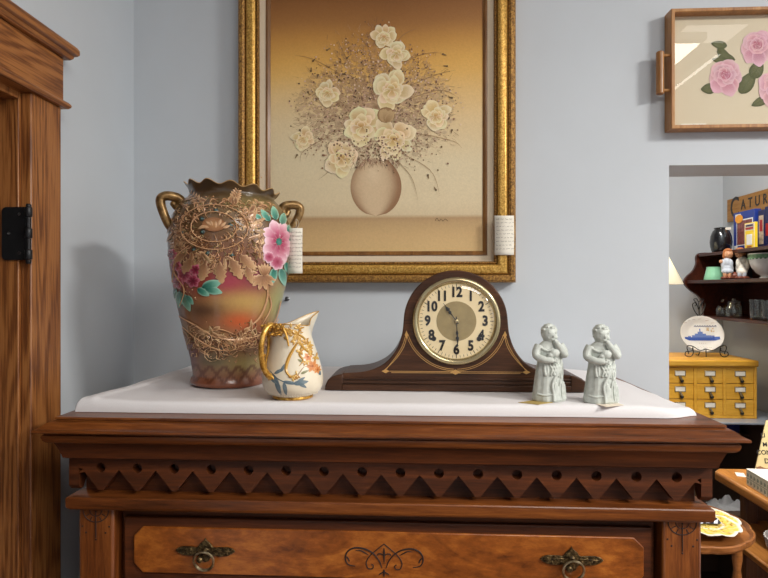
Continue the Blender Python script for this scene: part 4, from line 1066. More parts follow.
pt = Painter(jmap, 8e-6, 0.0004); gd = [sr(196, 146, 62), sr(214, 168, 84), sr(178, 126, 46), sr(228, 190, 112)]; rnd = random.Random(9)
for pts, w in (([(282, 327), (291, 326), (299, 331), (302, 340), (307, 347), (314, 352)], 3.6), ([(296, 329), (304, 333), (311, 341)], 2.4), ([(300, 338), (294, 346), (289, 355), (287, 364), (291, 370), (297, 368)], 3.2), ([(303, 342), (300, 350), (303, 356), (299, 361)], 2.2), ([(300, 333), (303, 327), (307, 324)], 1.8)): pt.stroke(pts, w, gd[0], hump=0.0016, c2=gd[1])
for k in range(90):
    x, y = rnd.uniform(276, 304), rnd.uniform(324, 340)
    if y > 326+0.5*(x-272): continue
    pt.petal(x, y, rnd.uniform(0, 6.28), rnd.uniform(3, 5.5), rnd.uniform(1.6, 2.6), rnd.choice(gd), rnd.choice(gd), hump=0.0010, nu=4, nv=3)
for x, y in ((312, 350), (316, 354), (309, 345), (305, 357), (297, 369), (293, 371), (301, 347), (307, 338), (310, 342)):
    for k in range(4): pt.petal(x, y, rnd.uniform(0, 6.28), 4.2, 2.2, rnd.choice(gd), rnd.choice(gd), hump=0.0008, nu=4, nv=3)
pt.done('gilt_branch', M_enamel, jb)
# branching gilt handle opposite the spout
mb = MB(); jp = lambda r, y, s=0.0: Vector((-r*JS, s*JS, (JB-y)*JS))
hand = spline([jp(21, 329), jp(25, 323.5), jp(31, 322.5), jp(37, 328), jp(40.5, 338), jp(41, 350), jp(38.5, 361), jp(33, 369), jp(28.5, 372)], 6)
mb.tube(hand, [0.0056-0.0012*math.sin(PI*i/len(hand)) for i in range(len(hand))], 10)
for pts in ([(27, 323, 0), (26, 322, 6), (24, 327, 12), (23.5, 336, 16), (22.5, 345, 19)], [(24, 327, -2), (23, 324, -8), (22, 330, -13), (21, 342, -16)], [(30, 323, 1), (27, 326, 8), (23, 336, 10), (24.4, 346, 9), (26, 356, 10), (28, 364, 9)], [(38, 350, 0), (34, 356, 5), (29.4, 362, 6)], [(31, 369, 1), (28.5, 376, 3)], [(31, 369, 0), (28.5, 374, -5)]):
    sp = spline([jp(*q) for q in pts], 6); mb.tube(sp, [0.0034*(1-0.6*i/len(sp)) for i in range(len(sp))], 8)
rnd = random.Random(5)
for k in range(60):
    u = k/60; q = jp(21+rnd.uniform(0, 11), 323+rnd.uniform(-2, 9), rnd.uniform(-12, 15)); mb.ball(q, rnd.uniform(0.0016, 0.0032), None, rnd.uniform(0.0012, 0.0024), 7, 5)
build('gilt_handle', mb, M_jgold, jug, angle=70)
mb = MB(); rim = []
for k in range(NA+1):
    a = 2*PI*k/NA; rim.append(j_point(20.7, 322.7, 5.1, a, smooth((346-322.7)/23)**1.4))
mb.tube(rim, 0.0009, 6, cap=False); build('gilt_rim_line', mb, M_jgold, jug)

# ================================================================ MANTEL CLOCK
KY = 1.022; KS = depth(455.5, KY)/FPX
kq = P(455.5, 391, KY); KD = 0.108
clock = thing('mantel_clock', 'dark wooden tambour mantel clock with round cream dial', 'clock', (kq.x, KY, CZ+0.0002))
kx = lambda px: (px-455.5)*KS
kz = lambda py: (391-py)*KS
half = [(-113.5, 390.8), (-113.5, 373.6), (-106, 373.2), (-97, 372.6), (-88, 371.0), (-80, 368.2), (-72, 363.8), (-66, 358.6), (-61, 352.2), (-57, 344.8), (-54.3, 337), (-52.8, 330)]
arc = [(-51.8*math.sin(R(a)), 321-51.2*math.cos(R(a))) for a in range(85, 0, -5)]
lpts = half+arc
lsm = spline([(x, y, 0) for x, y in lpts[1:]], 3); lsm = [(-113.5, 390.8)]+[(p.x, p.y) for p in lsm]
full = lsm+[(0, 321-51.2)]+[(-x, y) for x, y in reversed(lsm)]
mb = MB(); mb.prism([(x*KS, kz(y)) for x, y in reversed(full)], 0, KD); case = build('case', mb, M_clockwood, clock, bevel=0.0016, angle=25)
mb = MB()
mb.box(-113.5*KS, 113.5*KS, -0.0035, 0.002, 0.0005, kz(384.5)); mb.box(-113.5*KS, 113.5*KS, -0.0015, 0.002, kz(383.7), kz(380.6)); mb.box(-113.5*KS, 113.5*KS, -0.0024, 0.002, kz(379.4), kz(377.6))
build('base_moulding', mb, M_clockwood, clock, bevel=0.0008)
for s_ in (-1, 1):
    pl = [(113, 390.8), (131.5, 390.8), (131, 386), (128.5, 380.5), (124, 377), (118, 375), (113, 374.2)]
    poly = [(s_*x*KS, kz(y)) for x, y in pl]
    if s_ < 0: poly.reverse()
    mb = MB(); mb.prism(poly, -0.0025, KD+0.002); build('foot_block', mb, M_clockwood, clock, bevel=0.002, angle=25)
# satinwood stringing let into the front
mb = MB(); fy = -0.0002
def inl(pts, w=0.00055): mb.tube([(kx(455.5+x), fy, kz(y)) for x, y in pts], w, 6, flat=0.4, up=(0, 1, 0))
for dy in (0, 1.7): inl([(-66+dy, 371.2+dy*0.8), (66-dy, 371.2+dy*0.8)])
for s_ in (-1, 1):
    for r in (49.2, 50.9): inl([(s_*r*math.sin(R(a)), 321+r*math.cos(R(a))*0.97) for a in range(2, 76, 4)])
    for d in (0, 1.8):
        sp = spline([(s_*(48.5+d), 335+d, 0), (s_*(51+d), 345, 0), (s_*(56+d), 354, 0), (s_*(63+d*0.6), 362.5, 0), (s_*(71-d), 370-d*0.5, 0)], 5); inl([(p.x, p.y) for p in sp])
for x, y, rx, ry in ((0, 371.6, 5.5, 2.6), (-70, 371.2, 4, 2), (70, 371.2, 4, 2), (-49, 334.5, 1.8, 4.2), (49, 334.5, 1.8, 4.2)):
    mb.prism([(kx(455.5+x-rx), kz(y)), (kx(455.5+x), kz(y+ry)), (kx(455.5+x+rx), kz(y)), (kx(455.5+x), kz(y-ry))], -0.0006, 0.0002)
build('inlay', mb, M_inlay, case)
DC = Vector((kx(456.3), 0, kz(320.6)))
dial_mb = MB(); rd = 37.6*KS
dial_mb.lathe([(rd, 0.0008), (rd, 0.0016), (20.3*KS, 0.0016)], 64, tuple(DC), axis='Y', cap0=False, cap1=True); dial = build('dial', dial_mb, M_dial, clock)
mb = MB(); mb.lathe([(19.8*KS, 0.0016), (19.8*KS, 0.0019), (0.0005, 0.0019)], 48, tuple(DC), axis='Y', cap0=False); build('dial_centre', mb, M_dial2, dial)
mb = MB(); mb.lathe([(44.0*KS, 0.0), (44.0*KS, 0.003), (43.0*KS, 0.0062), (41.3*KS, 0.0078), (39.6*KS, 0.0072), (38.6*KS, 0.0048), (38.2*KS, 0.0042), (37.4*KS, 0.0022), (37.4*KS, 0.0006)], 96, tuple(DC), axis='Y', cap0=False, cap1=False); build('bezel', mb, M_brass, clock, angle=70)
mb = MB()
for k in range(60):
    a = 2*PI*k/60; r0, r1 = (34.0, 36.6) if k % 5 else (33.4, 37.0); w = 0.00035 if k % 5 else 0.0006
    d, n = Vector((math.sin(a), 0, math.cos(a))), Vector((math.cos(a), 0, -math.sin(a)))
    q = [DC+d*r0*KS-n*w, DC+d*r0*KS+n*w, DC+d*r1*KS+n*w, DC+d*r1*KS-n*w]; mb.add([v+Vector((0, -0.0019, 0)) for v in q], [(0, 1, 2, 3)])
build('minute_track', mb, M_black, dial)
for h in range(1, 13):
    a = 2*PI*h/12; c = DC+Vector((math.sin(a)*28.6*KS, -0.0021, math.cos(a)*28.6*KS))
    text_mesh('numeral', str(h), 0.0245, M_black, dial, Matrix.Translation(c) @ FACE, 0.0002, 0.0010, sx=0.86)
for s_ in (-1, 1):
    mb = MB(); mb.lathe([(0.0042, 0.0018), (0.0042, 0.0024), (0.0030, 0.0026), (0.0028, 0.0018), (0.0005, 0.0018)], 16, (DC.x+s_*22.4*KS, 0, DC.z-17.6*KS), axis='Y', cap0=False)
    build('winding_hole', mb, M_black, dial)
def clock_hand(name, ang, L, y, spade, w):
    mb = MB(); d = Vector((math.sin(ang), 0, math.cos(ang))); n = Vector((math.cos(ang), 0, -math.sin(ang)))
    prf = [(-0.14, 0.9), (0, 1.2), (0.18, 0.7), (spade-0.22, 0.8), (spade-0.14, 2.6), (spade-0.05, 1.2), (spade, 3.4), (spade+0.10, 1.8), (spade+0.18, 0.7), (1, 0.15)]
    a_ = [DC+d*L*u+n*w*k+Vector((0, y, 0)) for u, k in prf]; b_ = [DC+d*L*u-n*w*k+Vector((0, y, 0)) for u, k in prf]
    c_ = [DC+d*L*u+Vector((0, y-0.0005, 0)) for u, k in prf]; mb.grid([a_, c_, b_]); return build(name, mb, M_black, dial, recalc=False)
clock_hand('hour_hand', R(-36), 22.5*KS, -0.0042, 0.62, 0.0011); clock_hand('minute_hand', R(177), 33*KS, -0.0052, 0.5, 0.0009)
mb = MB(); mb.lathe([(0.003, 0.0019), (0.003, 0.0058), (0.0015, 0.0066), (0.0003, 0.0067)], 14, tuple(DC), axis='Y', cap0=False); build('arbor', mb, M_brass, dial)
mb = MB(); rg = 38.4*KS
mb.lathe([(rg*math.cos(R(t))*1.0, 0.0046+0.0105*math.sin(R(t))) for t in range(0, 90, 3)]+[(0.0004, 0.0151)], 128, tuple(DC), axis='Y', cap0=False, cap1=True); build('glass_dome', mb, M_glass, clock, angle=80)

# ================================================================ TWO STONE FIGURINES
FS = depth(549, 0.955)/FPX*0.955
def figurine_mesh():
    mb = MB(); V = lambda x, y, z: Vector((x, y, z))*FS
    secs = [(0, 17.2, 12.5), (2, 17.8, 13), (5, 17.6, 12.8), (12, 16.6, 12), (22, 15.2, 11), (32, 13.8, 10), (40, 12.6, 9.2), (47, 13, 8.8), (53, 13.6, 8.6), (57.5, 12, 7.6), (60.5, 8, 6), (63, 4.6, 4.6), (66, 4, 4)]
    rows = [[V(rx*math.cos(2*PI*k/28)*(1+0.03*math.cos(9*2*PI*k/28)*(z < 40)), ry*math.sin(2*PI*k/28)*(1+0.04*math.cos(9*2*PI*k/28)*(z < 40)), z) for k in range(28)] for z, rx, ry in secs]
    b = len(mb.v); mb.grid(rows, closed_v=True); mb.f.append(tuple(b+k for k in reversed(range(28)))); e = b+12*28; mb.f.append(tuple(e+k for k in range(28)))
    hx_, hz_ = 0.3, 68.4
    mb.ball(V(hx_, -0.5, hz_), 8.0*FS, 7.8*FS, 9.0*FS, 18, 14)                 # head
    mb.ball(V(hx_+0.4, -3.2, hz_-5.5), 4.4*FS, 4*FS, 3.6*FS, 12, 8)            # jaw
    mb.ball(V(hx_+0.8, -8.0, hz_-1.0), 1.2*FS, 1.5*FS, 1.9*FS, 8, 6)           # nose
    for s_ in (-1, 1):
        mb.ball(V(hx_+0.8+s_*3.6, -5.8, hz_-2.4), 2.5*FS, 1.6*FS, 2.3*FS, 8, 6)  # cheeks
        mb.ball(V(hx_+0.6+s_*2.8, -6.9, hz_+2.6), 2.4*FS, 1.1*FS, 0.8*FS, 8, 6)  # brows
        mb.ball(V(hx_+0.7+s_*2.7, -6.6, hz_+0.6), 1.3*FS, 0.9*FS, 0.8*FS, 8, 6)  # eyes
        mb.ball(V(hx_+s_*7.4, 0.2, hz_-0.5), 1.3*FS, 1.8*FS, 2.4*FS, 8, 6)       # ears
    mb.ball(V(hx_+0.8, -7.2, hz_-4.6), 1.9*FS, 1.0*FS, 0.6*FS, 8, 6); mb.ball(V(hx_+0.8, -7.0, hz_-5.8), 1.6*FS, 1.0*FS, 0.6*FS, 8, 6)
    mb.ball(V(hx_, 1.4, hz_+2.4), 8.3*FS, 7.6*FS, 8.4*FS, 18, 12)               # hair cap
    rnd = random.Random(2)
    for k in range(46):
        a = rnd.uniform(0, 2*PI); t = rnd.uniform(0.05, 1.25); x, y, z = math.sin(t)*math.cos(a), math.sin(t)*math.sin(a), math.cos(t)
        if y < -0.45 and z < 0.55: continue
        mb.ball(V(hx_+8.1*x, 0.9+7.6*y, hz_+2.0+8.4*z), rnd.uniform(1.3, 1.9)*FS, None, rnd.uniform(1.2, 1.7)*FS, 7, 5)
    # arms: one across the waist, one raised to the chin
    la = spline([V(-11.5, -1, 57), V(-15.2, -2.5, 51), V(-15.6, -5, 46.5), V(-11, -9.5, 44), V(-5, -11.8, 43), V(-2, -12.2, 43)], 5)
    mb.tube(la, [(4.6-1.8*i/len(la))*FS for i in range(len(la))], 12)
    ra = spline([V(11, -1, 57.5), V(14, -3, 52.5), V(14.2, -6, 48.4), V(11, -9.5, 50.5), V(6.5, -10.4, 56), V(3.6, -9.8, 60.5)], 5)
    mb.tube(ra, [(4.8-1.9*i/len(ra))*FS for i in range(len(ra))], 12)
    mb.ball(V(-1.2, -12.6, 43), 3*FS, 2.2*FS, 2.4*FS, 10, 8); mb.ball(V(3.2, -9.8, 61), 2.7*FS, 2.2*FS, 2.8*FS, 10, 8)
    for k in range(4):
        mb.tube(spline([V(0.4, -12.8, 44.6-1.1*k), V(2.4, -13.6, 44.2-1.1*k), V(3.8-0.3*k, -12.8, 43.3-1.1*k)], 4), 0.85*FS, 8)
        mb.tube(spline([V(1.6+0.95*k, -10.8, 61.4), V(1.4+0.8*k, -10.6, 63.2), V(1.4+0.6*k, -9.4, 64.2-0.2*k)], 4), 0.75*FS, 8)
    mb.tube([V(5.4, -10.0, 60.6), V(5.6, -9.2, 62.6)], 0.8*FS, 8); mb.tube([V(-1.6, -13.8, 44.6), V(0.4, -14.6, 45.6)], 0.85*FS, 8)
    mb.ball(V(1.2, -10.5, 50), 5.4*FS, 3.6*FS, 4.6*FS, 12, 8); mb.ball(V(-3.2, -10.6, 48), 3.4*FS, 3*FS, 3*FS, 10, 8)   # bundle
    # shawl edges, collar, tassel
    ell = lambda x, z, o=0: -interp([(0, 13), (12, 12.2), (32, 10.2), (40, 9.4), (53, 8.8)], z)*math.sqrt(max(0.05, 1-(x/interp([(0, 17.8), (12, 16.6), (32, 13.8), (47, 13)], z))**2))-o
    def on(pts, r): mb.tube(spline([V(x, ell(x, z, 0.55), z) for x, z in pts], 6), r*FS, 8)
    on([(11.5, 46), (9, 38), (3, 28), (-2, 18), (-1.2, 8), (-0.8, 1.5)], 1.35); on([(12.5, 40), (12, 28), (7, 20), (6, 10), (7.5, 1.5)], 1.0)
    on([(-12, 42), (-6, 40.5), (2, 41)], 1.3); on([(-15.5, 8), (-9, 7), (-2, 8.5)], 0.8); on([(-8, 40), (-8.6, 33), (-8, 27)], 1.5); on([(-6.5, 40), (-6, 32), (-6.4, 28)], 1.1)
    on([(-11, 55), (-6, 52.5), (0, 55)], 1.2); on([(9.5, 56), (6, 53)], 1.2)
    for k in range(5):                                                          # netted shawl front
        on([(-4+3.2*k, 39-0.5*k), (-1+3.0*k, 33-0.5*k), (1.6+2.4*k, 27-k*0.8)], 0.85); on([(1+2.8*k, 40-0.5*k), (-1.2+2.8*k, 34), (-3+2.7*k, 27+0.5*k)], 0.85)
    for k in range(5): on([(1+1.2*k, 22-2*k), (0.4+1.2*k, 12), (0.6+1.3*k, 2)], 0.8)
    for k in range(4): on([(9+2*k, 26-3*k), (9+2*k, 12), (9.6+2*k, 2)], 0.8)
    return mb
fig = thing('figurine', 'left grey green stone figurine of a shawled child, nearer the clock', 'figurine', (0, 0, 0), 0, 'stone figurines')
remeshed('carved_body', figurine_mesh(), M_stone, fig, 0.0007, smooth_it=1)
q1 = P(549, 400, 0.950); q2 = P(601, 400, 0.938)
fig.location = (q1.x, 0.950, CZ+0.0002); fig.rotation_euler = (0, 0, R(12))
copy_thing(fig, (q2.x, 0.938, CZ+0.0002), R(4), 'right grey green stone figurine of a shawled child, nearer the cloth end')

def flat_tag(label, pts, mat, Y0):
    mb = MB(); poly = []
    for px, py in pts:
        d = 0.1838*FPX/(py-289); u = (px-384)/FPX
        poly.append((d*(-math.sin(YAW)+u*math.cos(YAW)), d*(math.cos(YAW)+u*math.sin(YAW))))
    cx_ = sum(p[0] for p in poly)/len(poly); cy_ = sum(p[1] for p in poly)/len(poly)
    mb.slab([(x-cx_, y-cy_) for x, y in poly], 0, 0.0006)
    return tag(build('price_card', mb, mat, None, (cx_, cy_, CZ+0.0004)), label, 'price card')
flat_tag('small gold paper card lying on the cloth before the left figurine', [(518, 403.2), (537, 405.2), (553, 403.6), (533, 401)][::-1] if False else [(518, 403.4), (538, 405.4), (553, 403.4), (534, 401.2)], plain('gold_card', sr(186, 160, 92), 0.5, 0.2), 0)
flat_tag('pale paper card under the right figurine', [(596, 405), (606, 408), (624, 406), (612, 402.4)], plain('pale_card', sr(226, 214, 196), 0.8), 0)

# ================================================================ BACK ROOM: DISPLAY COUNTER
M_yellow = wood('yellow_maple', sr(196, 136, 36), sr(222, 164, 56), sr(234, 182, 78), 'X', 0.4, 0.2, 10, 5, 0.2)
M_greymetal = plain('grey_metal', sr(176, 182, 190), 0.35, 0.4)
M_darkboard = plain('dark_board', sr(84, 64, 50), 0.6)
M_darkwood = wood('dark_stained_shelf', sr(40, 17, 10), sr(66, 29, 18), sr(88, 42, 26), 'Y', 0.35, 0.2)
M_white = plain('white_glaze', sr(236, 232, 224), 0.25, coat=0.3, var=0.03)
M_card = plain('label_card', sr(236, 228, 212), 0.8)
CTZ = E(-0.605)
counter = thing('display_counter', 'dark display counter with grey metal edged top in the back room', 'counter', (1.0, 2.98, 0))
def lb(name, o, boxes, mat, parent=None, bevel=0.002):
    mb = MB()
    for x0, x1, y0, y1, z0, z1 in boxes: mb.box(x0-o.location.x, x1-o.location.x, y0-o.location.y, y1-o.location.y, z0-o.location.z, z1-o.location.z)
    return build(name, mb, mat, parent or o, bevel=bevel)
lb('counter_top', counter, [(0.35, 1.725, 2.66, 3.27, CTZ-0.010, CTZ)], M_greymetal, bevel=0.003)
lb('back_panel', counter, [(0.37, 1.70, 3.24, 3.26, 0.0, CTZ-0.010)], M_darkboard)
lb('shelf', counter, [(0.39, 1.68, 2.70, 3.24, 0.62, 0.64)], M_darkboard); lb('shelf', counter, [(0.39, 1.68, 2.95, 3.24, 0.94, 0.95)], M_darkboard); lb('shelf', counter, [(0.39, 1.68, 2.70, 3.24, 0.10, 0.12)], M_darkboard)
for x in (0.37, 1.68): lb('side_panel', counter, [(x, x+0.02, 2.69, 3.24, 0.0, CTZ-0.010)], M_darkboard)
# goods on the counter's shelf, half lost in the dark
def carton(label, x, y, z, w, d, h, col, band):
    t = thing('carton', label, 'box', (x, y, z)); mb = MB(); mb.box(-w/2, w/2, -d/2, d/2, 0, h); build('box_body', mb, plain('carton_paper', col, 0.6), t, bevel=0.002)
    mb = MB(); mb.box(-w/2-0.0006, w/2+0.0006, -d/2-0.0006, d/2+0.0006, h*0.6, h*0.75); build('printed_band', mb, plain('carton_band', band, 0.6), t)
carton('small blue box added for a bluish reflection inside the dark counter', 1.66-0.045, 3.03, 0.9502, 0.07, 0.10, 0.075, sr(50, 66, 150), sr(130, 140, 190))  # blue block added in place of a bluish reflection
carton('brown carton on the lower shelf inside the dark counter', 1.28, 2.86, 0.6402, 0.14, 0.12, 0.26, sr(96, 70, 44), sr(150, 120, 80))

# ---- card drawer cabinet
CBY = 2.74
bx1 = ratio(757)*CBY; bx0 = ratio(664)*CBY; bz1 = P(710, 360.2, CBY).z
cab = thing('card_cabinet', 'yellow wooden card drawer cabinet on the back room counter', 'cabinet', ((bx0+bx1)/2, CBY, CTZ+0.0005))
ch = bz1-CTZ; hw = (bx1-bx0)/2; CD = 0.33
mb = MB(); t_ = 0.012; rows_ = [0.02, 0.02+0.0755, 0.02+0.151, 0.02+0.2265]
mb.box(-hw, -hw+t_, 0, CD, 0, ch-0.03); mb.box(hw-t_, hw, 0, CD, 0, ch-0.03); mb.box(-hw+t_, hw-t_, CD-0.01, CD, 0, ch-0.03)
mb.box(-hw+t_, hw-t_, 0.001, CD-0.01, 0, 0.014); mb.box(-hw+t_, hw-t_, 0.001, CD-0.01, ch-0.036, ch-0.03)
cw = (2*hw-2*t_)/3
for k in (1, 2): mb.box(-hw+t_+cw*k-0.007, -hw+t_+cw*k+0.007, 0.0005, CD-0.011, 0.014, ch-0.036)
build('carcass', mb, M_yellow, cab, bevel=0.0015)
mb = MB(); mb.box(-hw-0.004, hw+0.004, -0.012, CD, ch-0.03, ch); build('top_board', mb, M_yellow, cab, bevel=0.007, seg=3)
dh = (ch-0.036-0.014)/3
for r in range(3):
    for c in range(3):
        x0 = -hw+t_+cw*c+(0.008 if c else 0.001); x1 = -hw+t_+cw*(c+1)-(0.008 if c < 2 else 0.001); z0 = 0.014+dh*r+0.0015; z1 = 0.014+dh*(r+1)-0.0015; xm = (x0+x1)/2
        mb = MB(); mb.box(x0, x1, 0.003, 0.20, z0, z1); d = build('drawer', mb, M_yellow, cab, bevel=0.0012)
        zm = z1-0.026
        mb = MB(); mb.ring_frame(xm-0.025, xm+0.025, zm-0.012, zm+0.014, [(0, 0.0035), (0, 0.0), (0.0025, -0.001), (0.004, 0.0035)]); mb.tube([(xm, 0.0, zm-0.011), (xm-0.002, -0.004, zm-0.018), (xm+0.003, -0.009, zm-0.026), (xm+0.004, -0.011, zm-0.030)], [0.006, 0.0055, 0.005, 0.004], 8); build('label_holder', mb, M_ringbrass, d)
        mb = MB(); mb.box(xm-0.022, xm+0.022, 0.0005, 0.0034, zm-0.009, zm+0.011); build('label_card', mb, M_card, d)
        mb = MB(); mb.ball((xm+0.005, -0.006, zm-0.034), 0.0085, 0.008, 0.0085, 10, 8); build('knob', mb, M_blackmetal, d)

# ---- souvenir plate on its wire easel
PLY = 2.87
pq = P(703.5, 352, PLY); pz = CTZ+0.0005+ch
PLS = depth(703, PLY)/FPX
prx, prz = 21.3*PLS, 18.2*PLS
LEAN = R(14)
def plate_at(x, z, h):
    """on the leaning plate: x across, z up from its lowest point, h in front of the face"""
    return Vector((x, z*math.sin(LEAN)-h*math.cos(LEAN), z*math.cos(LEAN)+h*math.sin(LEAN)))
PZ0 = 0.024
easel = thing('plate_stand', 'black wire scroll stand holding the white souvenir plate', 'plate stand', (pq.x, PLY, pz))
mb = MB(); w = 0.0022
for s_ in (-1, 1):
    def sp(pts): return [(s_*x*PLS, y, z*PLS) for x, y, z in pts]
    mb.tube(spline(sp([(0, -0.024, 8.5), (6, -0.026, 7), (13, -0.028, 11), (18.5, -0.030, 11.5), (18, -0.030, 6.5), (13.5, -0.030, 7), (14, -0.030, 9.3)]), 5), w, 7)
    mb.tube(spline(sp([(13.2, -0.029, 10.5), (13, -0.03, 4), (16, -0.03, 0.8), (20.5, -0.03, 2.2), (20, -0.03, 5.6), (17.2, -0.03, 5.2), (17.6, -0.03, 3.4)]), 5), w, 7)
    mb.tube(spline(sp([(0.8, 0.040, 40), (4.6, 0.044, 46), (6.4, 0.045, 52), (3.6, 0.045, 54), (2.6, 0.045, 51.5), (4.2, 0.045, 50.6)]), 5), w, 7)
    mb.tube(spline(sp([(0.4, 0.045, 47), (2.2, 0.046, 53), (5, 0.046, 57), (2.4, 0.046, 58), (0.5, 0.046, 55)]), 5), w*0.9, 7)
mb.tube(spline([(0, 0.046, 55*PLS), (0, 0.043, 44*PLS), (0, 0.030, 22*PLS), (0, 0.016, 9*PLS), (0, -0.024, 8.5*PLS)], 5), w, 7)
mb.tube([(0, 0.016, 9*PLS), (0, 0.05, w), (0, 0.075, w)], w, 7); mb.tube([(0, -0.024, 8.5*PLS), (0, -0.026, w)], w, 7)
build('wire_frame', mb, M_blackmetal, easel)
plate = thing('souvenir_plate', 'white oval souvenir plate with a blue battleship picture', 'plate', (pq.x, PLY, pz+PZ0))
def plmap(px, py, h):
    x, z = (px-703.5)*PLS, (351-py)*PLS
    d = min(1, math.hypot(x/prx, (z-prz)/prz)); return plate_at(x, z, h+0.012*smooth((d-0.55)/0.45)+0.0004)
mb = MB(); rows = []
for k_ in (0.0, 0.3, 0.55, 0.62, 0.75, 0.88, 1.0): rows.append([plate_at(prx*k_*math.cos(2*PI*k/56), prz+prz*k_*math.sin(2*PI*k/56), 0.012*smooth((k_-0.55)/0.45)) for k in range(56)])
for k_, bk in ((1.005, 0.010), (0.9, 0.003), (0.62, -0.006), (0.0, -0.006)): rows.append([plate_at(prx*k_*math.cos(2*PI*k/56), prz+prz*k_*math.sin(2*PI*k/56), bk) for k in range(56)])
mb.grid(rows, closed_v=True); pb = build('plate_body', mb, M_white, plate, angle=80)
pt = Painter(plmap, 2e-5, 0.0003)
sb, sb2, tb = sr(70, 96, 170), sr(112, 134, 192), sr(150, 130, 110)
def poly_fill(pts, col):
    pt.lift(); b = len(pt.mb.v)
    for x, y in pts: pt.mb.v.append(tuple(pt.mp(x, y, pt.h))); pt.mb.c.append(col)
    pt.mb.f.append(tuple(range(b, b+len(pts))))
for seg in range(8):                                                            # hull, in slices so it follows the plate
    x0, x1 = 686+seg*4.3, 686+(seg+1)*4.3; f = lambda x: 336.2 if x < 716 else 335.6
    g = lambda x: 339.6-1.6*smooth((690-x)/4)-1.2*smooth((x-717)/4)
    poly_fill([(x0, f(x0)), (x1, f(x1)), (x1, g(x1)), (x0, g(x0))], sb)
for x0, y0, x1, y1 in ((694, 334.2, 713, 336.4), (697, 332.6, 708, 334.4), (700, 330.6, 705, 332.8), (701.8, 327.5, 703, 331), (690, 335, 693, 336.2), (711, 334.4, 716, 335.8)): poly_fill([(x0, y0), (x1, y0), (x1, y1), (x0, y1)], sb2)
for k in range(9): pt.stroke([(697+2.4*k, 325.6), (698.4+2.4*k, 324.4), (698.8+2.4*k, 325.8)], 0.7, sr(110, 110, 130), taper=False)
for x, y in ((688, 322), (692, 320), (697, 318.6), (703, 318), (710, 319.5), (715, 322)): pt.stroke([(x-1.5, y), (x+1.5, y-0.4)], 0.8, sr(180, 150, 130))
for k in range(12): pt.disc(709+random.uniform(-1, 8), 328.5+random.uniform(-1.6, 2), 0.9, 0.6, sr(214, 180, 130), 6)
for k in range(4): pt.stroke([(700+2*k, 342.5), (701+2*k, 342.2)], 0.6, tb)
for k in range(6): pt.stroke([(694+3*k, 346.5-0.3*(2.5-abs(k-2.5))), (696+3*k, 346.8)], 0.6, tb)
pt.done('printed_ship', M_enamel, pb)

# ---- lit lamp at the end of the counter
lx = ratio(643)*2.9; ls = depth(643, 2.9)/FPX
lamp = thing('table_lamp', 'lit table lamp with a pale conical shade behind the wall edge', 'lamp', (lx, 2.9, CTZ+0.0005))
zs = E((289-284)*ls)-lamp.location.z; zt_ = E((289-238)*ls)-lamp.location.z
mb = MB(); mb.lathe([(36*ls, zs), (14*ls, zt_)], 40, cap0=False, cap1=False)
sh = build('lamp_shade', mb, glow('lit_shade', sr(250, 236, 200), 0.75), lamp, recalc=False); so = sh.modifiers.new('s', 'SOLIDIFY'); so.thickness = 0.002
mb = MB(); mb.lathe([(0.07, 0), (0.075, 0.008), (0.06, 0.02), (0.02, 0.04), (0.03, 0.10), (0.065, 0.20), (0.07, 0.27), (0.04, 0.36), (0.018, 0.42), (0.012, 0.46), (0.012, zs+0.06)], 28); build('lamp_base', mb, M_white, lamp)
bl = bpy.data.lights.new('lamp_bulb', 'POINT'); bl.energy = 3; bl.color = (1, 0.85, 0.62); bl.shadow_soft_size = 0.03
bo = bpy.data.objects.new('lamp_bulb', bl); COL.objects.link(bo); bo.parent = lamp; bo.location = (0, 0, zs+0.1)

# ================================================================ SIGN AND WALL SHELF ON THE SIDE WALL
TOSIDE = Matrix(((0, 0, -1, 0), (-1, 0, 0, 0), (0, 1, 0, 0), (0, 0, 0, 1)))       # text facing -X, reading towards the camera
SYL = (SX-0.018)/ratio(727)
sz1, sz0 = P(727, 200, SYL).z, P(727, 222.5, SYL).z
sign = thing('wall_sign', 'long brown wooden sign with dark lettering high on the side wall', 'sign', (SX, SYL, sz0))
mb = MB(); mb.box(-0.018, -0.0005, -0.95, 0, 0, sz1-sz0); build('sign_board', mb, wood('sign_wood', sr(120, 78, 26), sr(156, 106, 42), sr(176, 126, 58), 'Y'), sign, bevel=0.002)
h_ = sz1-sz0
def sl(ch_, y, z, size, sx=1.0): text_mesh('letter', ch_, size, M_black, sign, Matrix.Translation((-0.0185, y, z)) @ TOSIDE, 0.0008, 0.001, sx=sx)
sl('C', -0.075, h_*0.54, 0.155, 0.8)
for k, c_ in enumerate('ATURD'): sl(c_, -0.155-0.062*k, h_*0.60, 0.072, 0.85)

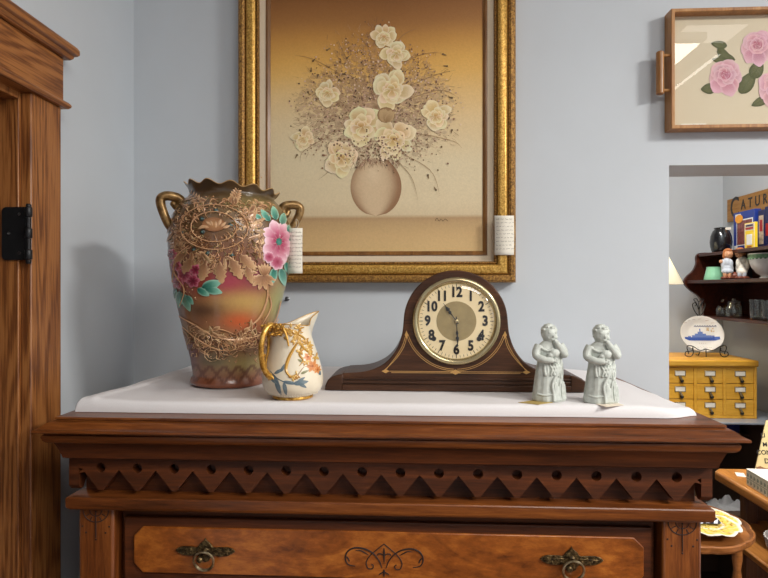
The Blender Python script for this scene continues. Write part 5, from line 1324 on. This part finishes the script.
SHY = 3.08                                                                     # far bracket of the shelf
shz_t, shz_m, shz_b = P(700, 254, SHY).z, P(690, 280.5, SHY).z, P(706, 315.5, SHY).z
xt, xm_, xb = ratio(697)*SHY, ratio(685.5)*SHY, ratio(705)*SHY
SHN = 2.30
shelf = thing('wall_shelf', 'dark wooden three tier wall shelf with ogee cut ends', 'shelf', (SX, SHY, shz_b-0.02))
so_ = shelf.location
lb('shelf_board', shelf, [(xt+0.006, SX-0.001, SHN, SHY, shz_t-0.016, shz_t)], M_darkwood)
lb('shelf_board', shelf, [(xm_+0.006, SX-0.001, SHN, SHY, shz_m-0.016, shz_m)], M_darkwood)
lb('shelf_board', shelf, [(xb+0.004, SX-0.001, SHN, SHY, shz_b-0.016, shz_b)], M_darkwood)
out = spline([(P(703, 317, SHY).x, P(703, 317, SHY).z, 0), (ratio(703)*SHY, P(0, 306, SHY).z, 0), (ratio(699)*SHY, P(0, 297, SHY).z, 0), (ratio(690)*SHY, P(0, 290, SHY).z, 0), (ratio(684.5)*SHY, P(0, 283, SHY).z, 0), (ratio(686)*SHY, P(0, 277, SHY).z, 0), (ratio(693)*SHY, P(0, 271, SHY).z, 0), (ratio(696)*SHY, P(0, 264, SHY).z, 0), (ratio(696)*SHY, P(0, 257, SHY).z, 0), (ratio(698.5)*SHY, P(0, 253, SHY).z, 0), (ratio(703)*SHY, P(0, 252.5, SHY).z, 0)], 5)
def zfix(px, py): return EYE+depth(px, SHY)*(289-py)/FPX
out = []
raw = [(704, 317), (703, 306), (699.5, 297), (690, 290), (684.5, 283), (686.5, 277), (693, 271), (696.5, 264), (696.5, 257), (699, 253.4), (704, 252.6)]
sp_ = spline([(ratio(a)*SHY, zfix(a, b), 0) for a, b in raw], 5)
poly = [(SX-0.001-so_.x, sp_[0].y-so_.z)]+[(SX-0.001-so_.x, sp_[-1].y-so_.z)]+[(p.x-so_.x, p.y-so_.z) for p in reversed(sp_)]
poly.reverse()
for y in (SHY, SHN-0.018):
    mb = MB(); mb.prism([(x, z) for x, z in poly], y-so_.y, y-so_.y+0.018); build('end_bracket', mb, M_darkwood, shelf, angle=30)
lb('back_board', shelf, [(SX-0.010, SX-0.001, SHN, SHY, shz_b, shz_t-0.016)], M_darkwood)
lb('top_gallery', shelf, [(SX-0.012, SX-0.001, SHN, SHY, shz_t, shz_t+0.03)], M_darkwood)

# ---- on the top board: black jar and boxed toys
vy_ = 2.94; vq = ratio(721)*vy_; s_ = depth(721, vy_)/FPX
jar = thing('black_jar', 'black glazed bulbous jar at the end of the top shelf', 'jar', (vq, vy_, shz_t+0.0005))
mb = MB(); mb.lathe([(r*s_, z*s_) for r, z in ((7.2, 0), (8, 0.5), (9.6, 5), (10.1, 10), (9.4, 16), (7.8, 20.5), (6.2, 22.4), (5.8, 23.2), (6.6, 24.2), (6.0, 24.4), (5.4, 22.6), (7.4, 18), (8.2, 10), (0.1, 2))], 32, cap1=False); build('jar_body', mb, plain('black_glaze', sr(20, 19, 22), 0.15, coat=0.5), jar)
mb = MB(); mb.box(1.0*s_, 6*s_, -7.0*s_, -5.2*s_, 21.6*s_, 24*s_); build('paper_label', mb, M_card, jar, bevel=0.001)
M_red, M_blue, M_navy, M_sun, M_orange = (plain(n_, c_, 0.4) for n_, c_ in (('red_print', sr(170, 36, 36)), ('blue_print', sr(34, 58, 140)), ('navy_print', sr(22, 28, 74)), ('yellow_print', sr(244, 206, 40)), ('orange_print', sr(244, 160, 40))))
M_picture = plain('photo_print', sr(126, 70, 66), 0.45, var=0.5, scale=70); M_pic2 = plain('pale_print', sr(196, 176, 150), 0.45, var=0.4, scale=60)
def toy_box(label, x, y0, y1, h, th, body, patches, tilt=0):
    """stands along the wall, its printed face towards -X; patches in face fractions (across, up)"""
    t = thing('toy_box', label, 'box', (x, y0, shz_t+0.0005)); L = y0-y1
    mb = MB(); mb.box(0, th, -L, 0, 0, h); build('carton_body', mb, body, t, bevel=0.001)
    for i, (nm, a0, a1, b0, b1, mt) in enumerate(patches):
        mb = MB(); mb.box(-0.0008-0.0003*i, 0.0005, -L*a1, -L*a0, h*b0, h*b1); build(nm, mb, mt, t)
    t.rotation_euler = (0, tilt, 0); return t
y0 = 1.592/ratio(733.5); y1 = 1.592/ratio(754.5)
bb = toy_box('big blue boxed toy leaning behind the yellow box', 1.592, y0, y1, 0.192, 0.03, M_blue, [('window_print', 0.16, 0.93, 0.14, 0.80, M_white), ('picture', 0.19, 0.90, 0.16, 0.77, M_picture), ('title_strip', 0.10, 0.36, 0.86, 0.95, M_white), ('price_patch', 0.05, 0.20, 0.06, 0.15, M_white)])
mb = MB(); mb.lathe([(0.026, -0.0022), (0.026, -0.0030)], 24, (0, 0, 0), axis='X'); o = build('orange_sticker', mb, M_orange, bb); o.location = (0, -0.052, 0.158); o.scale = (1, 1.25, 0.8)
y0b = 1.548/ratio(744.5); y1b = 1.548/ratio(755.0)
toy_box('small yellow picture box in front of the big blue one', 1.548, y0b, y1b, 0.122, 0.012, M_sun, [('border_print', 0.05, 0.95, 0.03, 0.97, M_card), ('yellow_panel', 0.09, 0.91, 0.05, 0.70, M_sun), ('title_panel', 0.09, 0.91, 0.72, 0.95, M_pic2), ('title_strip', 0.16, 0.84, 0.86, 0.92, M_navy), ('red_strip', 0.13, 0.87, 0.75, 0.82, M_red), ('picture', 0.24, 0.76, 0.16, 0.56, M_white), ('caption_strip', 0.3, 0.7, 0.07, 0.11, M_red)])
y0c = 1.585/ratio(758.5); y1c = 1.585/ratio(764.5)
toy_box('red and grey boxed toy right of the yellow box', 1.600, 1.600/ratio(758.2), 1.600/ratio(764.2), 0.180, 0.02, M_navy, [('picture', 0.12, 0.88, 0.12, 0.86, M_pic2), ('red_panel', 0.25, 0.75, 0.45, 0.75, M_red)])
toy_box('dark navy boxed toy at the near end of the row', 1.600, 1.600/ratio(764.8), 1.600/ratio(775), 0.190, 0.02, M_navy, [('red_panel', 0.1, 0.9, 0.3, 0.6, M_red)])
toy_box('red carton standing behind the yellow box', 1.585, 1.585/ratio(757.9)+0.002-0.004, 1.585/ratio(758.0)-0.03, 0.135, 0.012, M_red, [('dark_panel', 0.2, 0.8, 0.3, 0.6, M_navy)]) if False else None

# ---- on the middle board
dy = 2.93; dq = ratio(713.5)*dy; s_ = depth(713, dy)/FPX
dish = thing('mint_dish', 'mint green tapered dish on the middle shelf', 'dish', (dq, dy, shz_m+0.0005))
mb = MB(); mb.lathe([(r*s_, z*s_) for r, z in ((8.6, 0), (8.9, 0.8), (7.6, 6), (6.2, 12), (6.4, 13), (5.7, 13), (5.6, 11), (7, 2), (0.1, 1.5))], 30, cap1=False, radf=lambda a, r, z: (r*(1+0.012*math.cos(10*a)), z)); build('dish_body', mb, plain('mint_glaze', sr(150, 212, 170), 0.3, coat=0.3), dish)
gy = 2.76; gq = ratio(734.5)*gy; s_ = depth(734, gy)/FPX*1.24
coup = thing('couple_figurine', 'small figurine of two seated children leaning together, in pale coats', 'figurine', (gq, gy, shz_m+0.0005), R(-28))
M_skin, M_hair, M_coat, M_coat2, M_boots = (plain(n_, c_, 0.45, var=0.12, scale=120) for n_, c_ in (('painted_skin', sr(216, 158, 116)), ('painted_hair', sr(176, 104, 54)), ('painted_coat', sr(232, 222, 206)), ('painted_dress', sr(196, 200, 206)), ('painted_boots', sr(130, 70, 50))))
def part_lumps(name, mat, lumps):
    mb = MB()
    for (x, y, z, a, b, c) in lumps: mb.ball((x*s_, y*s_, z*s_), a*s_, b*s_, c*s_, 12, 9)
    remeshed(name, mb, mat, coup, 0.0016, smooth_it=1)
part_lumps('base_rock', M_boots, [(-5, 0, 1.2, 5, 5, 1.6), (5, 0, 1.2, 6, 5, 1.6), (0, 1, 3, 8, 4, 3)])
part_lumps('dress', M_coat2, [(-5, 0, 9, 4.6, 3.8, 4.4), (-5, -0.5, 13.5, 3.8, 3.2, 4.2), (-8, -1.5, 12.5, 1.6, 1.6, 4), (-2.4, -2, 12.5, 1.6, 1.6, 3.6), (-5, -3, 6.5, 4.4, 3, 2.4)])
part_lumps('coat', M_coat, [(5, 0, 9, 4.4, 3.6, 5), (5.2, -0.2, 14, 4.2, 3.2, 4.6), (8.6, -1.4, 12, 1.8, 1.8, 5), (2.4, -2.2, 13, 1.6, 1.6, 4), (5, -2.6, 6, 4, 3, 3)])
part_lumps('legs', M_skin, [(-6.6, -3.6, 4, 1.5, 1.6, 3.4), (-3.4, -3.6, 4, 1.5, 1.6, 3.4), (-9.4, -2.8, 14.5, 1.4, 1.4, 1.6)])
part_lumps('trousers', M_coat2, [(3.4, -3.4, 4.4, 1.7, 1.8, 3.4), (6.6, -3.4, 4.4, 1.7, 1.8, 3.4)])
part_lumps('boots', M_boots, [(-6.6, -4.6, 1.2, 1.6, 2.4, 1.2), (-3.4, -4.6, 1.2, 1.6, 2.4, 1.2), (3.4, -4.6, 1.2, 1.7, 2.5, 1.3), (6.8, -4.6, 1.2, 1.7, 2.5, 1.3)])
part_lumps('faces', M_skin, [(-4.0, -0.6, 20.6, 3.3, 3.3, 3.7), (3.2, -0.6, 21.0, 3.3, 3.3, 3.7), (-3.8, -4, 20, 0.6, 0.8, 0.7), (2.9, -4, 20.4, 0.6, 0.8, 0.7), (-4, -0.4, 17, 1.4, 1.4, 1.5), (3.8, -0.4, 17.4, 1.4, 1.4, 1.5)])
part_lumps('hair', M_hair, [(-4.6, 0.8, 22.0, 3.7, 3.4, 3.4), (-7, 0, 19.4, 1.5, 1.8, 3), (3.8, 0.8, 22.4, 3.8, 3.4, 3.4), (6.4, 0.2, 21, 1.3, 2, 2), (-3.6, -2.4, 23.4, 2.2, 1.4, 1.2), (3, -2.4, 23.8, 2.4, 1.4, 1.2)])
q = ratio(750)*2.80
book = thing('grey_book', 'grey blue book standing behind the child figurines', 'book', (q, 2.80, shz_m+0.0005))
mb = MB(); mb.box(-0.028, 0.028, 0.03, 0.05, 0, 0.085); build('cover', mb, plain('book_cloth', sr(84, 88, 94), 0.7), book, bevel=0.001)
mb = MB(); mb.box(-0.026, 0.0285, 0.033, 0.047, 0.002, 0.083); build('page_block', mb, M_card, book)
by_ = 2.64; s_ = depth(766, by_)/FPX; bq = ratio(766.5)*by_
bowl = thing('footed_bowl', 'white footed bowl with a green painted band on the middle shelf', 'bowl', (bq, by_, shz_m+0.0005))
mb = MB(); bp = [(6, 0), (6.4, 0.8), (5, 2.4), (5, 3.2), (9, 6), (13, 12), (15.2, 19), (16.2, 25.5), (15.6, 25.6), (14.4, 19), (12, 12.5), (8, 7), (0.1, 5.5)]
mb.lathe([(r*s_, z*s_) for r, z in bp], 40, cap1=False); b_ = build('bowl_body', mb, M_white, bowl)
mb = MB(); mb.lathe([(15.5*s_+0.0006, 20.6*s_), (15.8*s_+0.0008, 22.4*s_), (16.05*s_+0.0008, 24.4*s_)], 40, cap0=False, cap1=False)
for k in range(26):
    a = 2*PI*k/26; mb.ball((15.4*s_*math.cos(a), 15.4*s_*math.sin(a), 20.4*s_), 1.2*s_, 1.2*s_, 1.0*s_, 6, 4)
build('green_band', mb, plain('green_glaze', sr(120, 160, 116), 0.3, var=0.2, scale=80), bowl)

# ---- on the bottom board: clear glassware
M_glassware = glass('glassware', (0.93, 0.95, 0.94), 0.02, 0.05)
def glassware(label, name, cat, px, Y, prof, n=28, knob=None, radf=None, group=None):
    s_ = depth(px, Y)/FPX; t = thing(name, label, cat, (ratio(px)*Y, Y, shz_b+0.0005), 0, group)
    mb = MB(); mb.lathe([(r*s_, z*s_) for r, z in prof], n, cap1=False, radf=radf); build('glass_body', mb, M_glassware, t)
    if knob:
        mb = MB(); mb.lathe([(r*s_, z*s_) for r, z in knob], n); build('lid', mb, M_glassware, t)
    return t
glassware('clear glass jar with a knobbed lid at the end of the bottom shelf', 'glass_jar', 'jar', 722.5, 2.95, [(4, 0), (5.4, 0.6), (6, 4), (5.8, 8), (4.6, 10), (4.2, 10), (5.2, 7.6), (5.3, 3), (0.1, 1)], knob=[(4.9, 10.2), (4.4, 11.4), (2.4, 13), (0.9, 14), (1.5, 15.6), (1.6, 17), (0.4, 18)])
glassware('round clear glass jug with a dark lid on the bottom shelf', 'glass_jar', 'jar', 734.0, 2.85, [(4, 0), (6, 1), (7.2, 5), (6.8, 10), (5.2, 13.6), (5.6, 14.4), (5.0, 14.2), (6.2, 9.6), (6.6, 5), (0.1, 1.2)], knob=[(5.6, 14.6), (5.4, 16.2), (2.2, 17), (1.8, 19)])
glassware('ribbed clear glass tumbler on the bottom shelf, farther of the pair', 'glass_tumbler', 'glass', 756.5, 2.68, [(4.6, 0), (5, 0.6), (5.6, 12), (6, 20), (5.6, 20), (5.1, 11), (4.5, 1.6), (0.1, 1.4)], radf=lambda a, r, z: (r*(1+0.05*math.cos(14*a)), z))
glassware('ribbed clear glass tumbler on the bottom shelf, nearer of the pair', 'glass_tumbler', 'glass', 768.5, 2.60, [(4.6, 0), (5, 0.6), (5.6, 12), (6, 20), (5.6, 20), (5.1, 11), (4.5, 1.6), (0.1, 1.4)], radf=lambda a, r, z: (r*(1+0.05*math.cos(14*a)), z))

# ================================================================ OAK DESK WITH SIGN AND BOX
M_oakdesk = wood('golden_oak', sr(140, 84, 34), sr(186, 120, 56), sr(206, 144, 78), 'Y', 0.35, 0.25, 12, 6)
DKZ = E(-0.650)
dxl = 1.085
desk = thing('oak_table', 'golden oak table with an open lower shelf at the right edge', 'table', (1.40, 1.92, 0))
mb = MB(); c_ = desk.location
poly = [(1.083, 1.60), (1.72, 1.60), (1.72, 2.13), (1.10, 2.13), (1.074, 2.10)]
mb.slab([(x-c_.x, y-c_.y) for x, y in poly], DKZ-0.034, DKZ); build('table_top', mb, M_oakdesk, desk, bevel=0.009, seg=3)
SHZ = E(-0.805)
mb = MB(); mb.slab([(x-c_.x, y-c_.y) for x, y in [(1.026, 1.58), (1.72, 1.58), (1.72, 2.09), (1.20, 2.09), (1.026, 1.84)]], SHZ-0.022, SHZ); build('lower_shelf', mb, M_oakdesk, desk, bevel=0.005)
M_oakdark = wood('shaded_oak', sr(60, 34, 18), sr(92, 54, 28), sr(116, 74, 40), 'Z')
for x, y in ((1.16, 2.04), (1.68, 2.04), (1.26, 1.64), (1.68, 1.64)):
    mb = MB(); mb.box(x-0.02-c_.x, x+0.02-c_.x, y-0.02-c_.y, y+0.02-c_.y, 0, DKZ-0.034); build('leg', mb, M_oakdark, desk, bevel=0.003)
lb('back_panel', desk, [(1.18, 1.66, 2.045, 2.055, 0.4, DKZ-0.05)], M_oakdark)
sgn = thing('letter_sign', 'cream trapezoid sign with black hand lettering leaning on the oak table', 'sign', (1.30, 2.085, DKZ+0.0005))
MS = Matrix.Rotation(R(-12), 4, 'X')
mb = MB(); sc_ = 1.99/FPX
pl = [(ratio(754)*2.085-1.30, 0.0), (0.42, 0.0), (0.36, 0.20), (ratio(772)*2.085-1.30, 0.180)]
mb.prism(pl, -0.006, 0.0); mb.v = [tuple(MS @ Vector(v)) for v in mb.v]; sb_ = build('sign_board', mb, plain('cream_board', sr(226, 206, 150), 0.7), sgn, bevel=0.001)
for body_, px, py, sz in (('LI', 766.5, 436.5, 0.021), ('M', 767.3, 445.4, 0.021), ('CON', 765.2, 453.2, 0.022), ('D', 767.2, 461.5, 0.024)):
    x = ratio(px)*2.085-1.30; z = P(px, py, 2.085).z-sgn.location.z
    text_mesh('lettering', body_, sz, M_black, sb_, MS @ Matrix.Translation((x, -0.0065, z)) @ FACE, 0.0003, 0.0004, align='CENTER')
lidb = thing('wavy_card', 'brown wavy edged card lying behind the pale patterned box', 'card', (1.26, 2.00, DKZ+0.0005))
mb = MB(); rows = []
for i in range(25):
    x = -0.09+0.0125*i; w_ = 0.004*math.sin(i*1.7)
    rows.append([(x, 0.0, 0.0), (x, 0.008, 0.040+w_), (x, 0.014, 0.040+w_), (x, 0.014, 0.0)])
mb.grid(rows, closed_v=True); mb.f.append((0, 1, 2, 3)); mb.f.append(tuple(len(mb.v)-1-k for k in range(4))); build('card_strip', mb, plain('brown_card', sr(138, 92, 56), 0.7), lidb)
bx = thing('patterned_box', 'pale long box with green grey printed sides on the oak table', 'box', (1.103, 1.955, DKZ+0.0005), R(-2))
mb = MB(); mb.box(0, 0.085, -0.30, 0, 0, 0.050); bb_ = build('box_body', mb, plain('pale_box', sr(226, 220, 196), 0.6, var=0.08, scale=30), bx, bevel=0.002)
pt = Painter(lambda x, y, h: Vector((-0.0004-h, -x, y)), 1e-5, 0.0)
for k in range(15):
    x = 0.006+0.0195*k
    for z0_, z1_ in ((0.004, 0.022), (0.026, 0.041)):
        pt.stroke([(x, z0_), (x, z1_)], 0.0016, sr(110, 120, 104), taper=False); pt.petal(x+0.005, z0_+0.003, R(-90), 0.013, 0.010, sr(120, 132, 116), sr(176, 182, 160)); pt.stroke([(x+0.013, z0_+0.002), (x+0.010, z1_-0.002)], 0.002, sr(90, 100, 90))
pt.stroke([(0.0, 0.024), (0.30, 0.024)], 0.0016, sr(130, 136, 120), taper=False)
pt.done('printed_pattern', M_art, bb_)
mb = MB(); mb.slab([(-0.0005, -0.30), (0.0855, -0.30), (0.0855, 0.0005), (-0.0005, 0.0005)], 0.050, 0.053); build('lid', mb, plain('ivory_lid', sr(238, 234, 218), 0.6), bx, bevel=0.001)
sl_ = thing('paper_slip', 'small white paper slip on the oak table beside the patterned box', 'paper', (1.140, 2.055, DKZ+0.0005), R(-20))
mb = MB(); mb.slab([(-0.014, -0.022), (0.014, -0.022), (0.014, 0.022), (-0.014, 0.022)], 0, 0.001); build('slip_sheet', mb, M_card, sl_)

# ---- ribbed bowl on the lower shelf
rb = thing('ribbed_bowl', 'grey white ribbed bowl on the oak lower shelf', 'bowl', (1.094, 1.70, SHZ+0.0005))
mb = MB(); mb.lathe([(0.030, 0), (0.036, 0.003), (0.052, 0.02), (0.066, 0.05), (0.074, 0.083), (0.071, 0.083), (0.062, 0.05), (0.046, 0.022), (0.001, 0.008)], 56, cap1=False, radf=lambda a, r, z: (r*(1+0.02*math.cos(28*a)*(z > 0.01)), z)); build('bowl_body', mb, plain('grey_white_glass', sr(200, 196, 190), 0.2, coat=0.4), rb)

# ================================================================ PIECRUST TABLE WITH DOILIES
PTX, PTY, PTZ, PTR = 0.797, 1.752, E(-0.700), 0.186
pie = thing('scalloped_table', 'round wooden table with a scalloped raised rim beside the oak table', 'table', (PTX, PTY, 0))
scal = lambda a, r, z: (r*(1+(0.030*(abs(math.cos(5*a))**0.6)-0.012)*(r > PTR*0.85)), z)
mb = MB(); mb.lathe([(PTR*0.8, PTZ-0.013), (PTR*0.97, PTZ-0.011), (PTR*1.0, PTZ-0.003), (PTR*1.0, PTZ+0.008), (PTR*0.975, PTZ+0.010), (PTR*0.955, PTZ+0.006), (PTR*0.93, PTZ), (0.001, PTZ)], 120, radf=scal, cap1=False); M_pie = wood('red_brown_oak', sr(94, 54, 24), sr(146, 90, 44), sr(174, 114, 62), 'X', 0.35, 0.25, 8, 6); build('table_top', mb, M_pie, pie, angle=35)
for k in range(3):
    a = R(-32+120*k); x, y = 0.145*math.cos(a), 0.145*math.sin(a)
    mb = MB(); mb.lathe([(r_*0.68, z_) for r_, z_ in ((0.012, 0), (0.016, 0.02), (0.012, 0.05), (0.017, 0.2), (0.02, 0.45), (0.013, 0.55), (0.019, 0.60), (0.013, 0.64), (0.018, 0.75), (0.02, 0.85), (0.014, 0.88), (0.02, 0.91), (0.02, PTZ-0.0125))], 18, (x, y, 0)); build('leg', mb, M_pie, pie)
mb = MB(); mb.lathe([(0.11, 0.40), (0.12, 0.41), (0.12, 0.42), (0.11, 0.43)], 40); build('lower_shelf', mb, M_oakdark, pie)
M_crochet = painted('crochet', 0.95, bump=0.002, scale=160, spec=0.1)
def doily(x, y, r, z, rot, tiltx, tilty, label):
    t = thing('doily', label, 'doily', (PTX+x, PTY+y, z), rot, 'crocheted doilies')
    mb = MB(); rows = []; cols = []; rnd = random.Random(int(1000*(x+y+r)))
    yl, wh, br_ = sr(212, 184, 84), sr(220, 214, 198), sr(150, 112, 50)
    for i, k in enumerate([0.02+0.98*j/16 for j in range(17)]):
        row = []; cr = []
        for j in range(72):
            a = 2*PI*j/72; sc2 = 1+0.07*k*k*abs(math.sin(5*a)); rr_ = r*k*sc2
            h = 0.0022*math.sin(k*40)*0.4+0.004*k*k*math.sin(9*a+1)*0.6+rnd.uniform(0, 0.0015)
            px_, py_ = rr_*math.cos(a), rr_*math.sin(a)
            row.append((px_, py_, 0.004+h+px_*tiltx+py_*tilty))
            c = wh if k > 0.93 else yl
            if k < 0.9 and (math.sin(k*26+2*math.sin(10*a)) > 0.72): c = mix(yl, wh, 0.35)
            if 0.5 < k < 0.56: c = wh
            if k < 0.84 and rnd.random() < 0.16: c = br_
            cr.append(c)
        rows.append(row); cols.append(cr)
    mb.grid(rows, closed_v=True, cols=cols); o = build('crochet_disc', mb, M_crochet, t, col=True, angle=80, recalc=False)
    so = o.modifiers.new('s', 'SOLIDIFY'); so.thickness = 0.002; so.offset = -1
doily(0.000, 0.078, 0.086, PTZ+0.0005, 0.2, 0, 0, 'yellow and white crocheted doily, rearmost on the scalloped table')
doily(0.055, 0.048, 0.088, PTZ+0.008, 0.8, 0, 0.02, 'yellow and white crocheted doily, second from the back on the scalloped table')
doily(0.074, -0.010, 0.082, PTZ+0.015, 1.3, 0, 0.02, 'yellow and white crocheted doily, nearest the rim of the scalloped table')
doily(0.040, -0.068, 0.085, PTZ+0.022, 0.4, 0, 0.0, 'yellow and white crocheted doily, front one on the scalloped table')
def crumpled(name, label, cat, loc, rx, ry, rz, colf, seed, mat, rotz=0):
    t = thing(name, label, cat, loc, rotz); mb = MB(); rows = []; cols = []
    for i in range(33):
        u = i/32; row = []; cr = []
        for j in range(33):
            v = j/32; x, y = (u-0.5)*2, (v-0.5)*2; e = max(0, 1-max(abs(x), abs(y))**3)
            h = (0.25+0.75*abs(mnoise.noise(Vector((x*2.3+seed, y*2.3, seed)))*1.6))*e
            row.append((x*rx+mnoise.noise(Vector((y*2, seed, 1)))*rx*0.3, y*ry+mnoise.noise(Vector((x*2, seed, 2)))*ry*0.3, 0.0015+h*rz)); cr.append(colf(u, v))
        rows.append(row); cols.append(cr)
    mb.grid(rows, cols=cols); mb.grid([[(q[0], q[1], 0.0005) for q in reversed(r)] for r in rows], cols=cols)
    build('folded_fabric', mb, mat, t, col=True, angle=80)
cq = P(705, 537, 1.62)
crumpled('checked_cloth', 'small black and white checked cloth on the doilies by the chest', 'cloth', (0.838, PTY-0.046, PTZ+0.0350), 0.030, 0.045, 0.026, lambda u, v: sr(40, 40, 46) if (int(u*6)+int(v*8)) % 2 else sr(226, 226, 230), 3.0, M_crochet)
crumpled('grey_cloth', 'crumpled pale grey cloth on the dark counter shelf behind the doilies', 'cloth', (1.49, 2.80, 0.6405), 0.075, 0.05, 0.05, lambda u, v: sr(190, 188, 186), 6.0, M_crochet)
